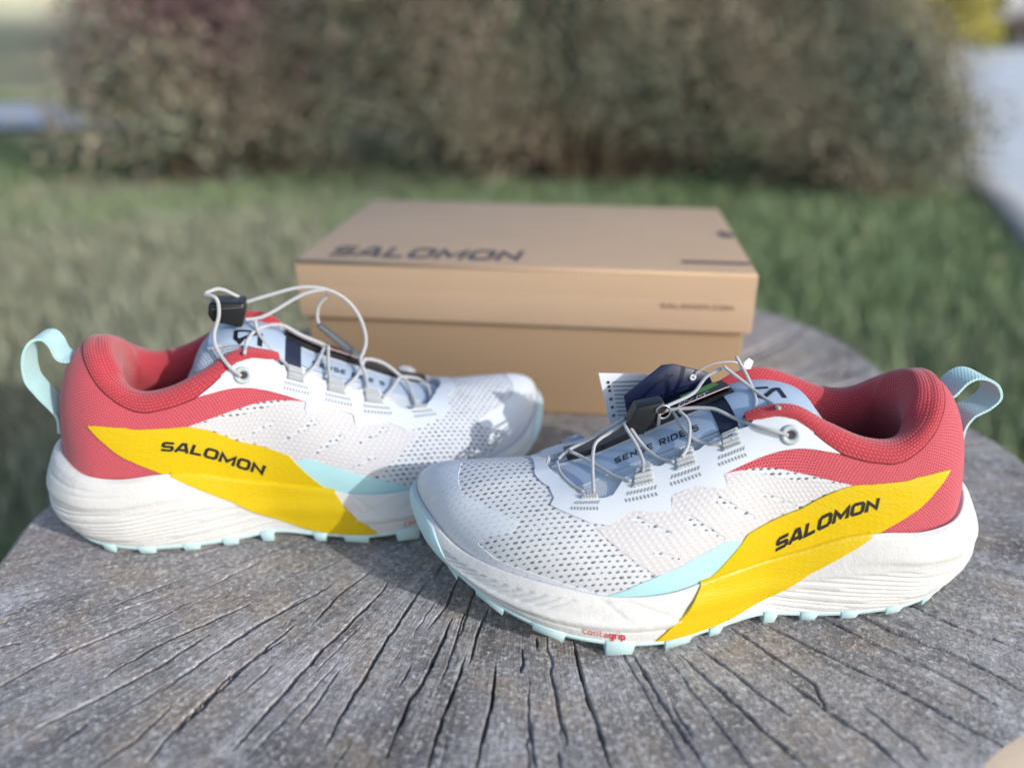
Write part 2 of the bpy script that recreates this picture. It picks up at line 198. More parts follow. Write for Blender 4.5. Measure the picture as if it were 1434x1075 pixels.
def tube_vf(P,r,n=8,cap=True):
    P=np.asarray(P,float); m=len(P); r=np.broadcast_to(r,(m,)); T=np.gradient(P,axis=0); T/=np.linalg.norm(T,axis=1)[:,None]+1e-12
    u=np.cross(T[0],[.3,.5,.8]); u/=np.linalg.norm(u); V=[]
    for i in range(m):
        u=u-T[i]*(u@T[i]); u/=np.linalg.norm(u)+1e-12; w=np.cross(T[i],u)
        for k in range(n):
            a=2*math.pi*k/n; V.append(P[i]+r[i]*(math.cos(a)*u+math.sin(a)*w))
    F=[[i*n+k,i*n+(k+1)%n,(i+1)*n+(k+1)%n,(i+1)*n+k] for i in range(m-1) for k in range(n)]
    if cap: F+=[list(range(n))[::-1],[(m-1)*n+k for k in range(n)]]
    return V,F
# ================================================================ materials
def mat(name,col,rough=.6,spec=.5,metal=0,sheen=0,trans=0,coat=0):
    m=bpy.data.materials.new(name); m.use_nodes=True; b=m.node_tree.nodes['Principled BSDF']
    b.inputs['Base Color'].default_value=(*col,1); b.inputs['Roughness'].default_value=rough; b.inputs['Specular IOR Level'].default_value=spec; b.inputs['Metallic'].default_value=metal
    if sheen: b.inputs['Sheen Weight'].default_value=sheen
    if coat: b.inputs['Coat Weight'].default_value=coat
    return m
class N:
    """small node-graph writer"""
    def __init__(s,m): s.m=m; s.t=m.node_tree; s.b=s.t.nodes['Principled BSDF']
    def new(s,t,**k):
        n=s.t.nodes.new(t)
        for a,v in k.items(): setattr(n,a,v)
        return n
    def lk(s,a,b): s.t.links.new(a,b)
    def coord(s,kind='UV'):
        return s.new('ShaderNodeTexCoord').outputs[kind]
    def mapping(s,v,scale=(1,1,1),rot=(0,0,0),loc=(0,0,0)):
        n=s.new('ShaderNodeMapping'); n.inputs['Scale'].default_value=scale; n.inputs['Rotation'].default_value=rot; n.inputs['Location'].default_value=loc; s.lk(v,n.inputs['Vector']); return n.outputs[0]
    def noise(s,v,scale,detail=3,rough=.5,out=0,dist=0):
        n=s.new('ShaderNodeTexNoise'); n.inputs['Scale'].default_value=scale; n.inputs['Detail'].default_value=detail; n.inputs['Roughness'].default_value=rough; n.inputs['Distortion'].default_value=dist; s.lk(v,n.inputs['Vector']); return n.outputs[out]
    def vor(s,v,scale,feature='F1',rnd=1,out='Distance'):
        n=s.new('ShaderNodeTexVoronoi',feature=feature); n.inputs['Scale'].default_value=scale; n.inputs['Randomness'].default_value=rnd; s.lk(v,n.inputs['Vector']); return n.outputs[out]
    def ramp(s,v,stops,interp='LINEAR'):
        n=s.new('ShaderNodeValToRGB'); n.color_ramp.interpolation=interp; e=n.color_ramp.elements
        while len(e)<len(stops): e.new(.5)
        for x,(p,c) in zip(e,stops):
            x.position=p; x.color=(*c,1) if hasattr(c,'__len__') else (c,c,c,1)
        s.lk(v,n.inputs[0]); return n.outputs[0]
    def math(s,op,a,b=None,c=None):
        n=s.new('ShaderNodeMath',operation=op)
        for i,x in enumerate((a,b,c)):
            if x is None: continue
            if isinstance(x,(int,float)): n.inputs[i].default_value=x
            else: s.lk(x,n.inputs[i])
        return n.outputs[0]
    def mix(s,f,a,b,blend='MIX'):
        n=s.new('ShaderNodeMix',data_type='RGBA',blend_type=blend)
        for i,x in ((0,f),(6,a),(7,b)):
            if isinstance(x,(int,float)): n.inputs[i].default_value=x
            elif isinstance(x,tuple): n.inputs[i].default_value=(*x,1)
            else: s.lk(x,n.inputs[i])
        return n.outputs[2]
    def bump(s,h,strength=.3,dist=.001,normal=None):
        n=s.new('ShaderNodeBump'); n.inputs['Strength'].default_value=strength; n.inputs['Distance'].default_value=dist; s.lk(h,n.inputs['Height'])
        if normal is not None: s.lk(normal,n.inputs['Normal'])
        return n.outputs[0]
    def lattice(s,uv,px,py,hx,hy,slant=0.,stag=.5):
        """staggered oval holes: 0 in the hole, 1 outside (soft edge)"""
        sep=s.new('ShaderNodeSeparateXYZ'); s.lk(uv,sep.inputs[0])
        v=s.math('DIVIDE',sep.outputs[1],py); row=s.math('FLOOR',v)
        u=s.math('DIVIDE',sep.outputs[0],px); u=s.math('ADD',u,s.math('MULTIPLY',row,stag))
        fu=s.math('SUBTRACT',s.math('FRACT',u),.5); fv=s.math('SUBTRACT',s.math('FRACT',v),.5)
        fu2=s.math('ADD',fu,s.math('MULTIPLY',fv,slant))
        a=s.math('DIVIDE',fu2,hx/px); b=s.math('DIVIDE',fv,hy/py)
        return s.math('SQRT',s.math('ADD',s.math('MULTIPLY',a,a),s.math('MULTIPLY',b,b)))
    def out(s,col=None,rough=None,normal=None):
        if col is not None: s.lk(col,s.b.inputs['Base Color'])
        if rough is not None: s.lk(rough,s.b.inputs['Roughness'])
        if normal is not None: s.lk(normal,s.b.inputs['Normal'])
        return s.m
def m_mesh():
    g=N(mat('white engineered mesh',(.6,.62,.65),.75,.3,sheen=.1)); uv=g.coord()
    w=g.noise(uv,180,2,out='Color'); wob=g.new('ShaderNodeMix',data_type='VECTOR'); wob.inputs[0].default_value=.0006
    g.lk(uv,wob.inputs[4]); g.lk(w,wob.inputs[5]); uvw=wob.outputs[1]
    d=g.lattice(uvw,.0038,.0032,.0011,.00066,-.35); d=g.math('MULTIPLY',d,g.ramp(g.noise(uv,120,3),[(.3,.72),(.7,1.35)]))
    hole=g.ramp(d,[(.62,0.),(1.05,1.)])
    yarn=g.noise(g.mapping(uv,(1,.35,1)),2600,2)
    base=g.mix(yarn,(.52,.545,.58),(.68,.70,.725)); col=g.mix(hole,(.24,.26,.295),base)
    h=g.math('ADD',g.math('MULTIPLY',g.ramp(d,[(.3,0.),(1.5,1.)]),1.0),g.math('MULTIPLY',yarn,.25))
    return g.out(col,normal=g.bump(h,1.0,.0013))
def m_weave(name,c1,c2,sx,sy,rough=.75,bump=.6,hole=(.0,.0)):
    g=N(mat(name,c1,rough,.3,sheen=.25)); uv=g.coord()
    d=g.lattice(uv,sx,sy,sx*.36,sy*.36,0)
    t=g.ramp(d,[(.45,0.),(1.15,1.)])
    n=g.noise(uv,900,3); n2=g.noise(uv,60,2)
    col=g.mix(t,c2,c1); col=g.mix(g.math('MULTIPLY',n,.35),col,c2); 
    h=g.math('ADD',t,g.math('MULTIPLY',n,.5))
    return g.out(col,normal=g.bump(h,bump,.0006))
def m_rib(name,c1,c2,sx,sy):
    g=N(mat(name,c1,.85,.2,sheen=.35)); uv=g.coord()
    d=g.lattice(uv,sx,sy,sx*.42,sy*.33,.5)
    t=g.ramp(d,[(.25,1.),(1.1,0.)]); n=g.noise(uv,1400,3)
    col=g.mix(t,c2,c1); col=g.mix(g.math('MULTIPLY',n,.4),col,c2)
    h=g.math('ADD',t,g.math('MULTIPLY',n,.4))
    return g.out(col,normal=g.bump(h,.6,.0009))
def m_film():
    g=N(mat('pinkish welded film',(.72,.69,.69),.5,.4)); uv=g.coord()
    d=g.lattice(uv,.0030,.0026,.0012,.0010,.4); t=g.ramp(d,[(.2,1.),(1.2,0.)]); n=g.noise(uv,300,3)
    col=g.mix(t,(.55,.54,.55),(.605,.595,.605)); col=g.mix(g.math('MULTIPLY',n,.25),col,(.47,.45,.47))
    return g.out(col,normal=g.bump(g.math('ADD',t,g.math('MULTIPLY',n,.5)),.35,.0006))
def m_tpu(name,c,rough=.42,grain=.12,spec=.45):
    g=N(mat(name,c,rough,spec)); uv=g.coord()
    n=g.noise(uv,45,3); n2=g.noise(uv,900,2)
    col=g.mix(g.math('MULTIPLY',n,.25),c,tuple(x*.86 for x in c))
    return g.out(col,rough=g.ramp(n,[(.3,rough-.06),(.7,rough+.1)]),normal=g.bump(g.math('ADD',n,g.math('MULTIPLY',n2,.25)),grain,.0012))
def m_cap():
    g=N(mat('translucent white toe film',(.62,.66,.71),.42,.4)); uv=g.coord()
    d=g.lattice(uv,.0041,.0035,.0012,.00072,-.35); t=g.ramp(d,[(.5,0.),(1.1,1.)]); n=g.noise(uv,70,4)
    col=g.mix(t,(.565,.605,.655),(.645,.68,.73)); col=g.mix(g.math('MULTIPLY',n,.2),col,(.56,.60,.66))
    return g.out(col,rough=g.ramp(n,[(.3,.34),(.7,.52)]),normal=g.bump(g.math('ADD',t,g.math('MULTIPLY',g.noise(uv,500,3),.6)),.22,.0007))
def m_yellow():
    g=N(mat('yellow welded film',(.70,.50,.004),.36,.4)); uv=g.coord()
    d=g.lattice(g.mapping(uv,rot=(0,0,.5)),.0046,.0046,.0017,.0012,.3); t=g.ramp(d,[(.3,1.),(1.5,0.)]); n=g.noise(g.mapping(uv,(1,2.2,1),rot=(0,0,.45)),55,4,.6,dist=.6); f=g.noise(uv,700,3)
    col=g.mix(g.math('MULTIPLY',n,.4),(.63,.445,.003),(.54,.365,.003)); col=g.mix(g.math('MULTIPLY',t,.12),col,(.68,.50,.015))
    h=g.math('ADD',g.math('MULTIPLY',n,1.6),g.math('ADD',g.math('MULTIPLY',t,.22),g.math('MULTIPLY',f,.2)))
    return g.out(col,rough=g.ramp(n,[(.3,.28),(.7,.46)]),normal=g.bump(h,.2,.0014))
def m_foam(name,c):
    g=N(mat(name,c,.55,.35)); ob=g.coord('Object')
    n=g.noise(ob,60,4); sp=g.vor(ob,900,rnd=1); spk=g.ramp(sp,[(.0,1.),(.12,0.)]); big=g.noise(ob,140,1)
    m2=g.math('MULTIPLY',spk,g.ramp(big,[(.5,0.),(.62,.6)]))
    col=g.mix(g.math('MULTIPLY',n,.35),c,(c[0]*.84,c[1]*.83,c[2]*.80)); col=g.mix(m2,col,(.42,.40,.38))
    f=g.noise(ob,1500,2)
    return g.out(col,normal=g.bump(g.math('ADD',g.math('MULTIPLY',g.noise(ob,260,4,.65),1.0),g.math('MULTIPLY',f,.45)),.4,.0011))
def m_webbing(name,c):
    g=N(mat(name,c,.6,.3,sheen=.3)); uv=g.coord()
    d=g.lattice(uv,.0016,.0011,.0006,.00042,.6); t=g.ramp(d,[(.3,1.),(1.2,0.)])
    return g.out(g.mix(t,tuple(x*.72 for x in c),c),normal=g.bump(t,.6,.0004))
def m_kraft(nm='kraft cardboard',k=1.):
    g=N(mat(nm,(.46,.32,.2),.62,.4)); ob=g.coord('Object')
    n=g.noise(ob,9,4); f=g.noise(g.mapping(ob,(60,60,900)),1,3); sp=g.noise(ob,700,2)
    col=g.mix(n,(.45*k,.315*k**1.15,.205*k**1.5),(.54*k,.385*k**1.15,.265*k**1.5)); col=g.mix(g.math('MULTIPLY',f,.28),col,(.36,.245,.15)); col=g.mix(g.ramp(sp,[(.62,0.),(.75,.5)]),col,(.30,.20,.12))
    return g.out(col,normal=g.bump(f,.12,.0006))
M=dict(mesh=m_mesh(),tpu=m_tpu('white welded overlay',(.585,.63,.685)),cap=m_cap(),film=m_film(),
 red=m_weave('red woven heel fabric',(.66,.105,.135),(.17,.014,.03),.0019,.0017),rib=m_rib('red knitted collar',(.68,.10,.125),(.38,.035,.05),.0019,.0015),
 yellow=m_yellow(),mint=m_tpu('pale mint film',(.40,.66,.69),.4,.1),foam=m_foam('off white foam',(.62,.622,.618)),
 lip=m_foam('white foam edge',(.80,.80,.79)),rubber=m_tpu('mint rubber',(.49,.68,.70),.5,.1),tongue=m_weave('blue grey tongue mesh',(.40,.47,.56),(.13,.16,.21),.0017,.0015),
 panel=m_tpu('light blue tongue panel',(.40,.49,.61),.5,.1),pale=m_weave('pale tongue mesh',(.62,.67,.72),(.40,.45,.5),.0012,.0012),strap=m_tpu('grey blue strap',(.40,.50,.63),.5,.15),
 navy=m_tpu('navy elastic',(.012,.018,.045),.6,.2),lace=m_webbing('grey white cord',(.56,.58,.60)),loop=m_webbing('grey webbing loop',(.50,.53,.56)),
 ink=mat('black print',(.010,.010,.014),.5),redink=mat('red print',(.55,.02,.02),.5),seam=mat('dark red seam',(.16,.012,.02),.9),thread=mat('dark grey thread',(.20,.21,.23),.8),
 black=m_tpu('black plastic',(.012,.013,.016),.35,.1),grey=m_tpu('dark grey plastic',(.09,.10,.11),.45,.1),metal=mat('metal',(.45,.48,.5),.35,metal=.9),eyelet=m_tpu('grey green eyelet',(.42,.48,.50),.4,.1),
 tab=m_webbing('mint webbing',(.50,.79,.82)),white=mat('white plastic',(.8,.8,.82),.4),liner=m_weave('dark insole fabric',(.05,.045,.05),(.03,.03,.03),.0016,.0016),
 paper=mat('white paper',(.78,.79,.83),.7,.2),navycard=m_tpu('navy card',(.010,.016,.055),.38,.1),green=mat('green print',(.16,.38,.05),.5),pink=mat('pinkish paper edge',(.62,.42,.44),.7),
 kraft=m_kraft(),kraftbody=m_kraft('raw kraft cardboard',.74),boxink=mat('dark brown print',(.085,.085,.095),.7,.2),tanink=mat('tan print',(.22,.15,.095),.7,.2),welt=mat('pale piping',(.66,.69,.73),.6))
# ================================================================ surface patches
ASC,KSC=.66,.085
def inpoly(P,poly):
    x,y=P[:,0],P[:,1]; c=np.zeros(len(P),bool); n=len(poly)
    for i in range(n):
        x0,y0=poly[i];x1,y1=poly[(i+1)%n]
        if y0==y1: continue
        m=((y0>y)!=(y1>y))&(x<(x1-x0)*(y-y0)/(y1-y0)+x0); c^=m
    return c
def densify(poly,step,closed=True):
    out=[]; n=len(poly)
    for i in range(n if closed else n-1):
        p=np.array(poly[i]);q=np.array(poly[(i+1)%n]); k=max(1,int(np.linalg.norm(q-p)/step))
        out+=[p+(q-p)*j/k for j in range(k)]
    if not closed: out.append(np.array(poly[-1]))
    return out
def patch(name,fn,poly,off,mt,parent,mir,holes=(),step=.0022,inner=-.0005,uvfn=None):
    sc=np.array([ASC,KSC]); P=[np.array(p)*sc for p in poly]; H=[[np.array(p)*sc for p in h] for h in holes]
    B=densify(P,step*.8); pts=[tuple(p) for p in B]; edges=[(i,(i+1)%len(B)) for i in range(len(B))]
    for h in H:
        D=densify(h,step*.8); b=len(pts); pts+=[tuple(p) for p in D]; edges+=[(b+i,b+(i+1)%len(D)) for i in range(len(D))]
    A=np.array(P); lo,hi=A.min(0),A.max(0)
    gx,gy=np.meshgrid(np.arange(lo[0],hi[0],step),np.arange(lo[1],hi[1],step)); G=np.stack([gx.ravel(),gy.ravel()],1)
    G=G+np.random.RandomState(3).uniform(-.15,.15,G.shape)*step
    G=G[inpoly(G,P)]
    for h in H: G=G[~inpoly(G,h)]
    bd=np.array(pts); 
    if len(G):
        dm=np.min(((G[:,None]-bd[None])**2).sum(2),1); G=G[dm>(step*.55)**2]
        pts+=[tuple(g) for g in G]
    r=delaunay_2d_cdt([Vector(p) for p in pts],edges,[],0,1e-7)
    V2=np.array([tuple(v) for v in r[0]]); T=np.array([list(f) for f in r[2] if len(f)==3])
    c=V2[T].mean(1); k=inpoly(c,P)
    for h in H: k&=~inpoly(c,h)
    T=T[k]
    a,kk=V2[:,0]/ASC,V2[:,1]/KSC
    top,_=surf_off(fn,a,kk,off); low,_=surf_off(fn,a,kk,inner)
    ed={}
    for t in T:
        for i in range(3):
            e=(t[i],t[(i+1)%3]); 
            if (e[1],e[0]) in ed: del ed[(e[1],e[0])]
            else: ed[e]=1
    V=list(top); F=[list(map(int,t)) for t in T]; sm=[True]*len(F); nt_=len(V); mp={}
    uv=[(x*ASC,y*KSC) for x,y in zip(a,kk)] if uvfn is None else list(uvfn(top))
    def rim(i):
        if i not in mp:
            mp[i]=len(V); V.append(top[i]); V.append(low[i]); uv.append(uv[i]); uv.append(uv[i])
        return mp[i]
    for (i,j) in ed:
        p,q=rim(i),rim(j); F.append([q,p,p+1,q+1]); sm.append(False)
    V=np.array(V)
    # orientation: outward
    n0=np.cross(V[F[0][1]]-V[F[0][0]],V[F[0][2]]-V[F[0][0]]); flip=(n0@(top[F[0][0]]-low[F[0][0]]))<0
    if mir<0: V[:,1]*=-1; flip=not flip
    if flip: F=[f[::-1] for f in F]
    return mesh_obj(name,V,F,mt,parent,np.array(sm),uv=np.array(uv))
# ================================================================ lettering
GL={ # strokes on a unit-height body: (points, closed), body width
'S':([([(.86,.9),(.2,.9),(.1,.8),(.1,.6),(.2,.5),(.76,.5),(.86,.4),(.86,.2),(.76,.1),(.08,.1)],0)],.95),
'A':([([(.06,0),(.40,.91),(.62,.91),(.98,0)],0),([(.27,.27),(.80,.27)],0)],1.04),
'L':([([(.1,1),(.1,.1),(.84,.1)],0)],.86),
'O':([([(.24,.1),(.78,.1),(.92,.24),(.92,.76),(.78,.9),(.24,.9),(.1,.76),(.1,.24)],1)],1.02),
'M':([([(.1,0),(.1,.86),(.6,.26),(1.1,.86),(1.1,0)],0)],1.2),
'N':([([(.1,0),(.1,.84),(.86,.16),(.86,1)],0)],.96),
'E':([([(.84,.9),(.1,.9),(.1,.1),(.84,.1)],0),([(.2,.5),(.76,.5)],0)],.86),
'R':([([(.1,0),(.1,.9),(.74,.9),(.86,.8),(.86,.55),(.74,.44),(.2,.44)],0),([(.5,.35),(.86,0)],0)],.95),
'I':([([(.1,0),(.1,1)],0)],.2),
'D':([([(.1,.1),(.72,.1),(.88,.26),(.88,.74),(.72,.9),(.1,.9)],1)],.98),
'C':([([(.84,.9),(.24,.9),(.1,.76),(.1,.24),(.24,.1),(.84,.1)],0)],.86),
'.':([([(.0,.1),(.2,.1)],0)],.2),
'5':([([(.84,.9),(.1,.9),(.1,.56),(.72,.56),(.84,.46),(.84,.2),(.74,.1),(.1,.1)],0)],.94),
'c':([([(.62,.62),(.2,.62),(.1,.52),(.1,.18),(.2,.08),(.62,.08)],0)],.62),
'o':([([(.2,.08),(.5,.08),(.6,.18),(.6,.52),(.5,.62),(.2,.62),(.1,.52),(.1,.18)],1)],.7),
'n':([([(.1,0),(.1,.62),(.5,.62),(.6,.52),(.6,0)],0)],.7),
't':([([(.16,.9),(.16,.18),(.26,.08),(.46,.08)],0),([(.22,.62),(.46,.62)],0)],.5),
'a':([([(.12,.62),(.5,.62),(.6,.52),(.6,0)],0),([(.53,.08),(.18,.08),(.1,.16),(.1,.28),(.18,.36),(.53,.36)],0)],.7),
'g':([([(.6,.08),(.2,.08),(.1,.18),(.1,.52),(.2,.62),(.6,.62),(.6,-.22),(.12,-.22)],0)],.7),
'r':([([(.1,0),(.1,.62),(.44,.62)],0)],.46),
'i':([([(.1,0),(.1,.68)],0),([(.1,.82),(.1,.96)],0)],.2),
'p':([([(.1,-.28),(.1,.62),(.5,.62),(.6,.52),(.6,.18),(.5,.08),(.16,.08)],0)],.7),
' ':([],.45)}
def stroke(pts,closed,w,step):
    P=[np.array(p,float) for p in pts]; n=len(P); L=[];Rr=[]
    for i in range(n):
        if closed: a,b,c=P[i-1],P[i],P[(i+1)%n]
        else: a,b,c=P[max(i-1,0)],P[i],P[min(i+1,n-1)]
        d1=(b-a) if (closed or i>0) else (c-b); d2=(c-b) if (closed or i<n-1) else (b-a)
        d1=d1/np.linalg.norm(d1);d2=d2/np.linalg.norm(d2); n1=np.array([-d1[1],d1[0]]);n2=np.array([-d2[1],d2[0]])
        m=n1+n2; m/=np.linalg.norm(m); l=min(1/max(m@n1,.3),1.9)*w/2
        L.append(b+m*l);Rr.append(b-m*l)
    V=[];F=[]
    for i in range(n if closed else n-1):
        j=(i+1)%n; k=max(1,int(np.linalg.norm(P[j]-P[i])/step)); b=len(V)
        for t in range(k+1): V+= [L[i]+(L[j]-L[i])*t/k,Rr[i]+(Rr[j]-Rr[i])*t/k]
        F+=[[b+2*t,b+2*t+1,b+2*t+3,b+2*t+2] for t in range(k)]
    return V,F
def letters(text,w=.2,gap=.2,shear=.0,widths=None,step=.12):
    V=[];F=[];x=0
    for ci,ch in enumerate(text):
        g,wd=GL[ch]; ww=widths[ci] if widths else w
        for pts,cl in g:
            v,f=stroke(pts,cl,ww,step); b=len(V); V+=[(p[0]+x+shear*p[1],p[1]) for p in v]; F+=[[b+i for i in q] for q in f]
        x+=wd+gap
    V=np.array(V); return V,F,x-gap
def text_on(name,text,fn,corners,off,mt,parent,mir,**kw):
    V,F,wd=letters(text,**kw); c=np.array(corners,float)     # BL BR TR TL in (a,k)
    u=(V[:,0]/wd)[:,None]; v=V[:,1:2]
    ak=(1-u)*(1-v)*c[0]+u*(1-v)*c[1]+u*v*c[2]+(1-u)*v*c[3]
    P,n=surf_off(fn,ak[:,0],ak[:,1],off)
    f0=F[0]; nn=np.cross(P[f0[1]]-P[f0[0]],P[f0[2]]-P[f0[0]])
    flip=(nn@n[f0[0]])<0
    if mir<0: P=P*np.array([1,-1,1]); flip=not flip
    if flip: F=[f[::-1] for f in F]
    return mesh_obj(name,P,F,mt,parent,False)
def text_plane(name,text,O,X,Y,mt,parent,**kw):
    """X, Y: vectors of the whole text width and height"""
    V,F,wd=letters(text,**kw); O,X,Y=map(np.array,(O,X,Y))
    P=O+V[:,0:1]/wd*X+V[:,1:2]*Y
    return mesh_obj(name,P,F,mt,parent,False)
# ================================================================ shoes
def mirp(poly): return [(1-a,k) for a,k in poly][::-1]
def devuv(P):
    P=np.asarray(P); s,y,z=P[:,0],P[:,1],P[:,2]
    return np.stack([s,y-(z-.072)*.9*np.tanh(y/.012)],1)
KRIM=(np.array([.255,.27,.286,.302,.319,.334,.3427,.363,.385,.41,.435,.457,.48,.5]),np.array([.95,.928,.934,.919,.872,.809,.768,.765,.772,.81,.84,.855,.868,.872]))
def krim(a):
    a=np.where(np.asarray(a)>.5,1-np.asarray(a),a); return np.interp(a,*KRIM)
def sole_disp(a,j):
    """relief of the foam wall in metres"""
    A=np.where(a>.5,1-a,a); d=np.zeros_like(a)
    rs=np.random.RandomState(7)
    # heel: sweeping ridges
    ph=j+2.5*(A-.44)*np.where(A>.44,.25,1.0)
    g=np.zeros_like(a); 
    for i,c in enumerate(np.arange(-.42,.62,.062)):
        lo=rs.uniform(.225,.30); hi=lo+rs.uniform(.09,.22)
        if i%3==1: lo,hi=rs.uniform(.33,.36),.52
        m=np.clip((A-lo)/.008,0,1)*np.clip((hi-A)/.012,0,1)
        g=np.maximum(g,m*np.exp(-((ph-c)/.017)**2))
    heel=np.clip((A-.24)/.03,0,1)*np.clip((.63-j+.0*A)/.05,0,1)*np.clip((j-.07)/.03,0,1)
    d-=.00125*g*heel
    # step below the smooth heel cup
    cup=np.clip((A-.33)/.05,0,1)
    d+=.0015*cup/(1+np.exp(-(j-.66-.12*np.clip((.42-A)/.1,0,1))/.012))
    up=np.exp(-((j-.86+.5*(A-.44))/.014)**2)*np.clip((A-.40)/.03,0,1); d-=.0006*up
    up=np.exp(-((j-.80+1.1*(A-.42))/.012)**2)*np.clip((A-.385)/.02,0,1)*np.clip((.45-A)/.02,0,1); d-=.0005*up
    # fore foot: slanted ticks under the toe film and fold lines
    for i in range(12):
        c=.052+i*.0078; jc=.60+.012*i; 
        u=(A-c)-.012*(j-jc)/.2; m=np.exp(-(u/.0012)**2)*np.clip((.15-np.abs(j-jc))/.03,0,1); d-=.0009*m
        c2=.062+i*.0075; m=np.exp(-(((A-c2)-.02*(j-.36)/.1)/.0014)**2)*np.clip((.05-np.abs(j-.37))/.02,0,1); d-=.0006*m*(i<9)
    ff=np.clip((.235-A)/.02,0,1)*np.clip((A-.03)/.02,0,1)
    d+=.0011*ff*np.exp(-((j-.46)/.10)**2)-.0004*ff*np.exp(-((j-.30)/.03)**2)
    for (a0,j0,a1,j1) in ((.135,.5,.165,.9),(.158,.55,.176,.95),(.178,.5,.162,.95),(.19,.45,.205,.9),(.207,.5,.18,.9)):
        t=np.clip(((A-a0)*(a1-a0)*60+(j-j0)*(j1-j0))/((a1-a0)**2*60+(j1-j0)**2),0,1)
        dd=np.sqrt(((A-a0-t*(a1-a0))*7.7)**2+(j-j0-t*(j1-j0))**2); d-=.00035*np.exp(-(dd/.02)**2)
    return d*np.clip((1-j)/.04,0,1)
def smooth_sole(a,j):
    P,n=surf_off(sole_pt,a,j,0.); A=np.where(a%1>.5,1-a%1,a%1)
    ff=np.clip((.235-A)/.02,0,1)*np.clip((A-.03)/.02,0,1)
    return P+n*(.0011*ff*np.exp(-((j-.46)/.10)**2)*np.clip((1-j)/.04,0,1))[:,None]
def ysole_fn(a,j):                      # the band follows a folded, faceted wall
    P,n=surf_off(sole_pt,np.asarray(a,float),np.asarray(j,float),0.)
    j=np.asarray(j,float); t=np.clip(j-1,0,1)[:,None]; c=np.array([.15,-.002,0]); inw=(c-P)*np.array([1,1,0]); inw/=np.linalg.norm(inw,axis=1)[:,None]
    P=np.where(t>0,sole_pt(a,np.minimum(j,1.))+inw*t*.030+np.array([0,0,.0004]),P)
    u=np.asarray(j)+1.9*(np.asarray(a)-.25)
    f=.0010*np.exp(-((u-.62)/.16)**2)
    return P+n*f[:,None]
def sheet(fn,s0,s1,y0,y1,ns,ny,off):
    s=np.linspace(s0,s1,ns) if np.isscalar(s0) else s0; y=np.linspace(0,1,ny)
    S,Y=np.meshgrid(s,y,indexing='ij'); S=S.ravel(); yy0=np.interp(S,*y0) if isinstance(y0,tuple) else y0; yy1=np.interp(S,*y1) if isinstance(y1,tuple) else y1
    Y=yy0+(yy1-yy0)*Y.ravel(); P=fn(S,Y); e=1e-4
    n=np.cross(fn(S+e,Y)-fn(S-e,Y),fn(S,Y+e)-fn(S,Y-e)); n/=np.linalg.norm(n,axis=1)[:,None]; n*=np.sign(n[:,2:3])
    return P+n*off,np.stack([S,Y],1),n
def slab(name,fn,s0,s1,y0,y1,ns,ny,o0,o1,mt,parent,mir,edge=None):
    """a sheet with thickness between offsets o0 < o1 above fn"""
    T,uv,_=sheet(fn,s0,s1,y0,y1,ns,ny,o1); B,_,_=sheet(fn,s0,s1,y0,y1,ns,ny,o0)
    n=len(T); V=np.vstack([T,B,T,B]); q=quads(ns,ny); F=[list(x) for x in q]+[[x+n for x in f[::-1]] for f in q.tolist()]; sm=[True]*len(F)
    ring=[i*ny for i in range(ns)]+[(ns-1)*ny+j for j in range(1,ny)]+[i*ny+ny-1 for i in range(ns-2,-1,-1)]+[j for j in range(ny-2,0,-1)]
    fm=[0]*len(F)
    for a,b in zip(ring,ring[1:]+ring[:1]): F.append([2*n+b,2*n+a,3*n+a,3*n+b]); sm.append(False); fm.append(1 if edge else 0)
    if mir<0: V=V*np.array([1,-1,1]); F=[f[::-1] for f in F]
    return mesh_obj(name,V,F,[mt,edge] if edge else mt,parent,np.array(sm),uv=np.vstack([uv]*4),fm=fm)
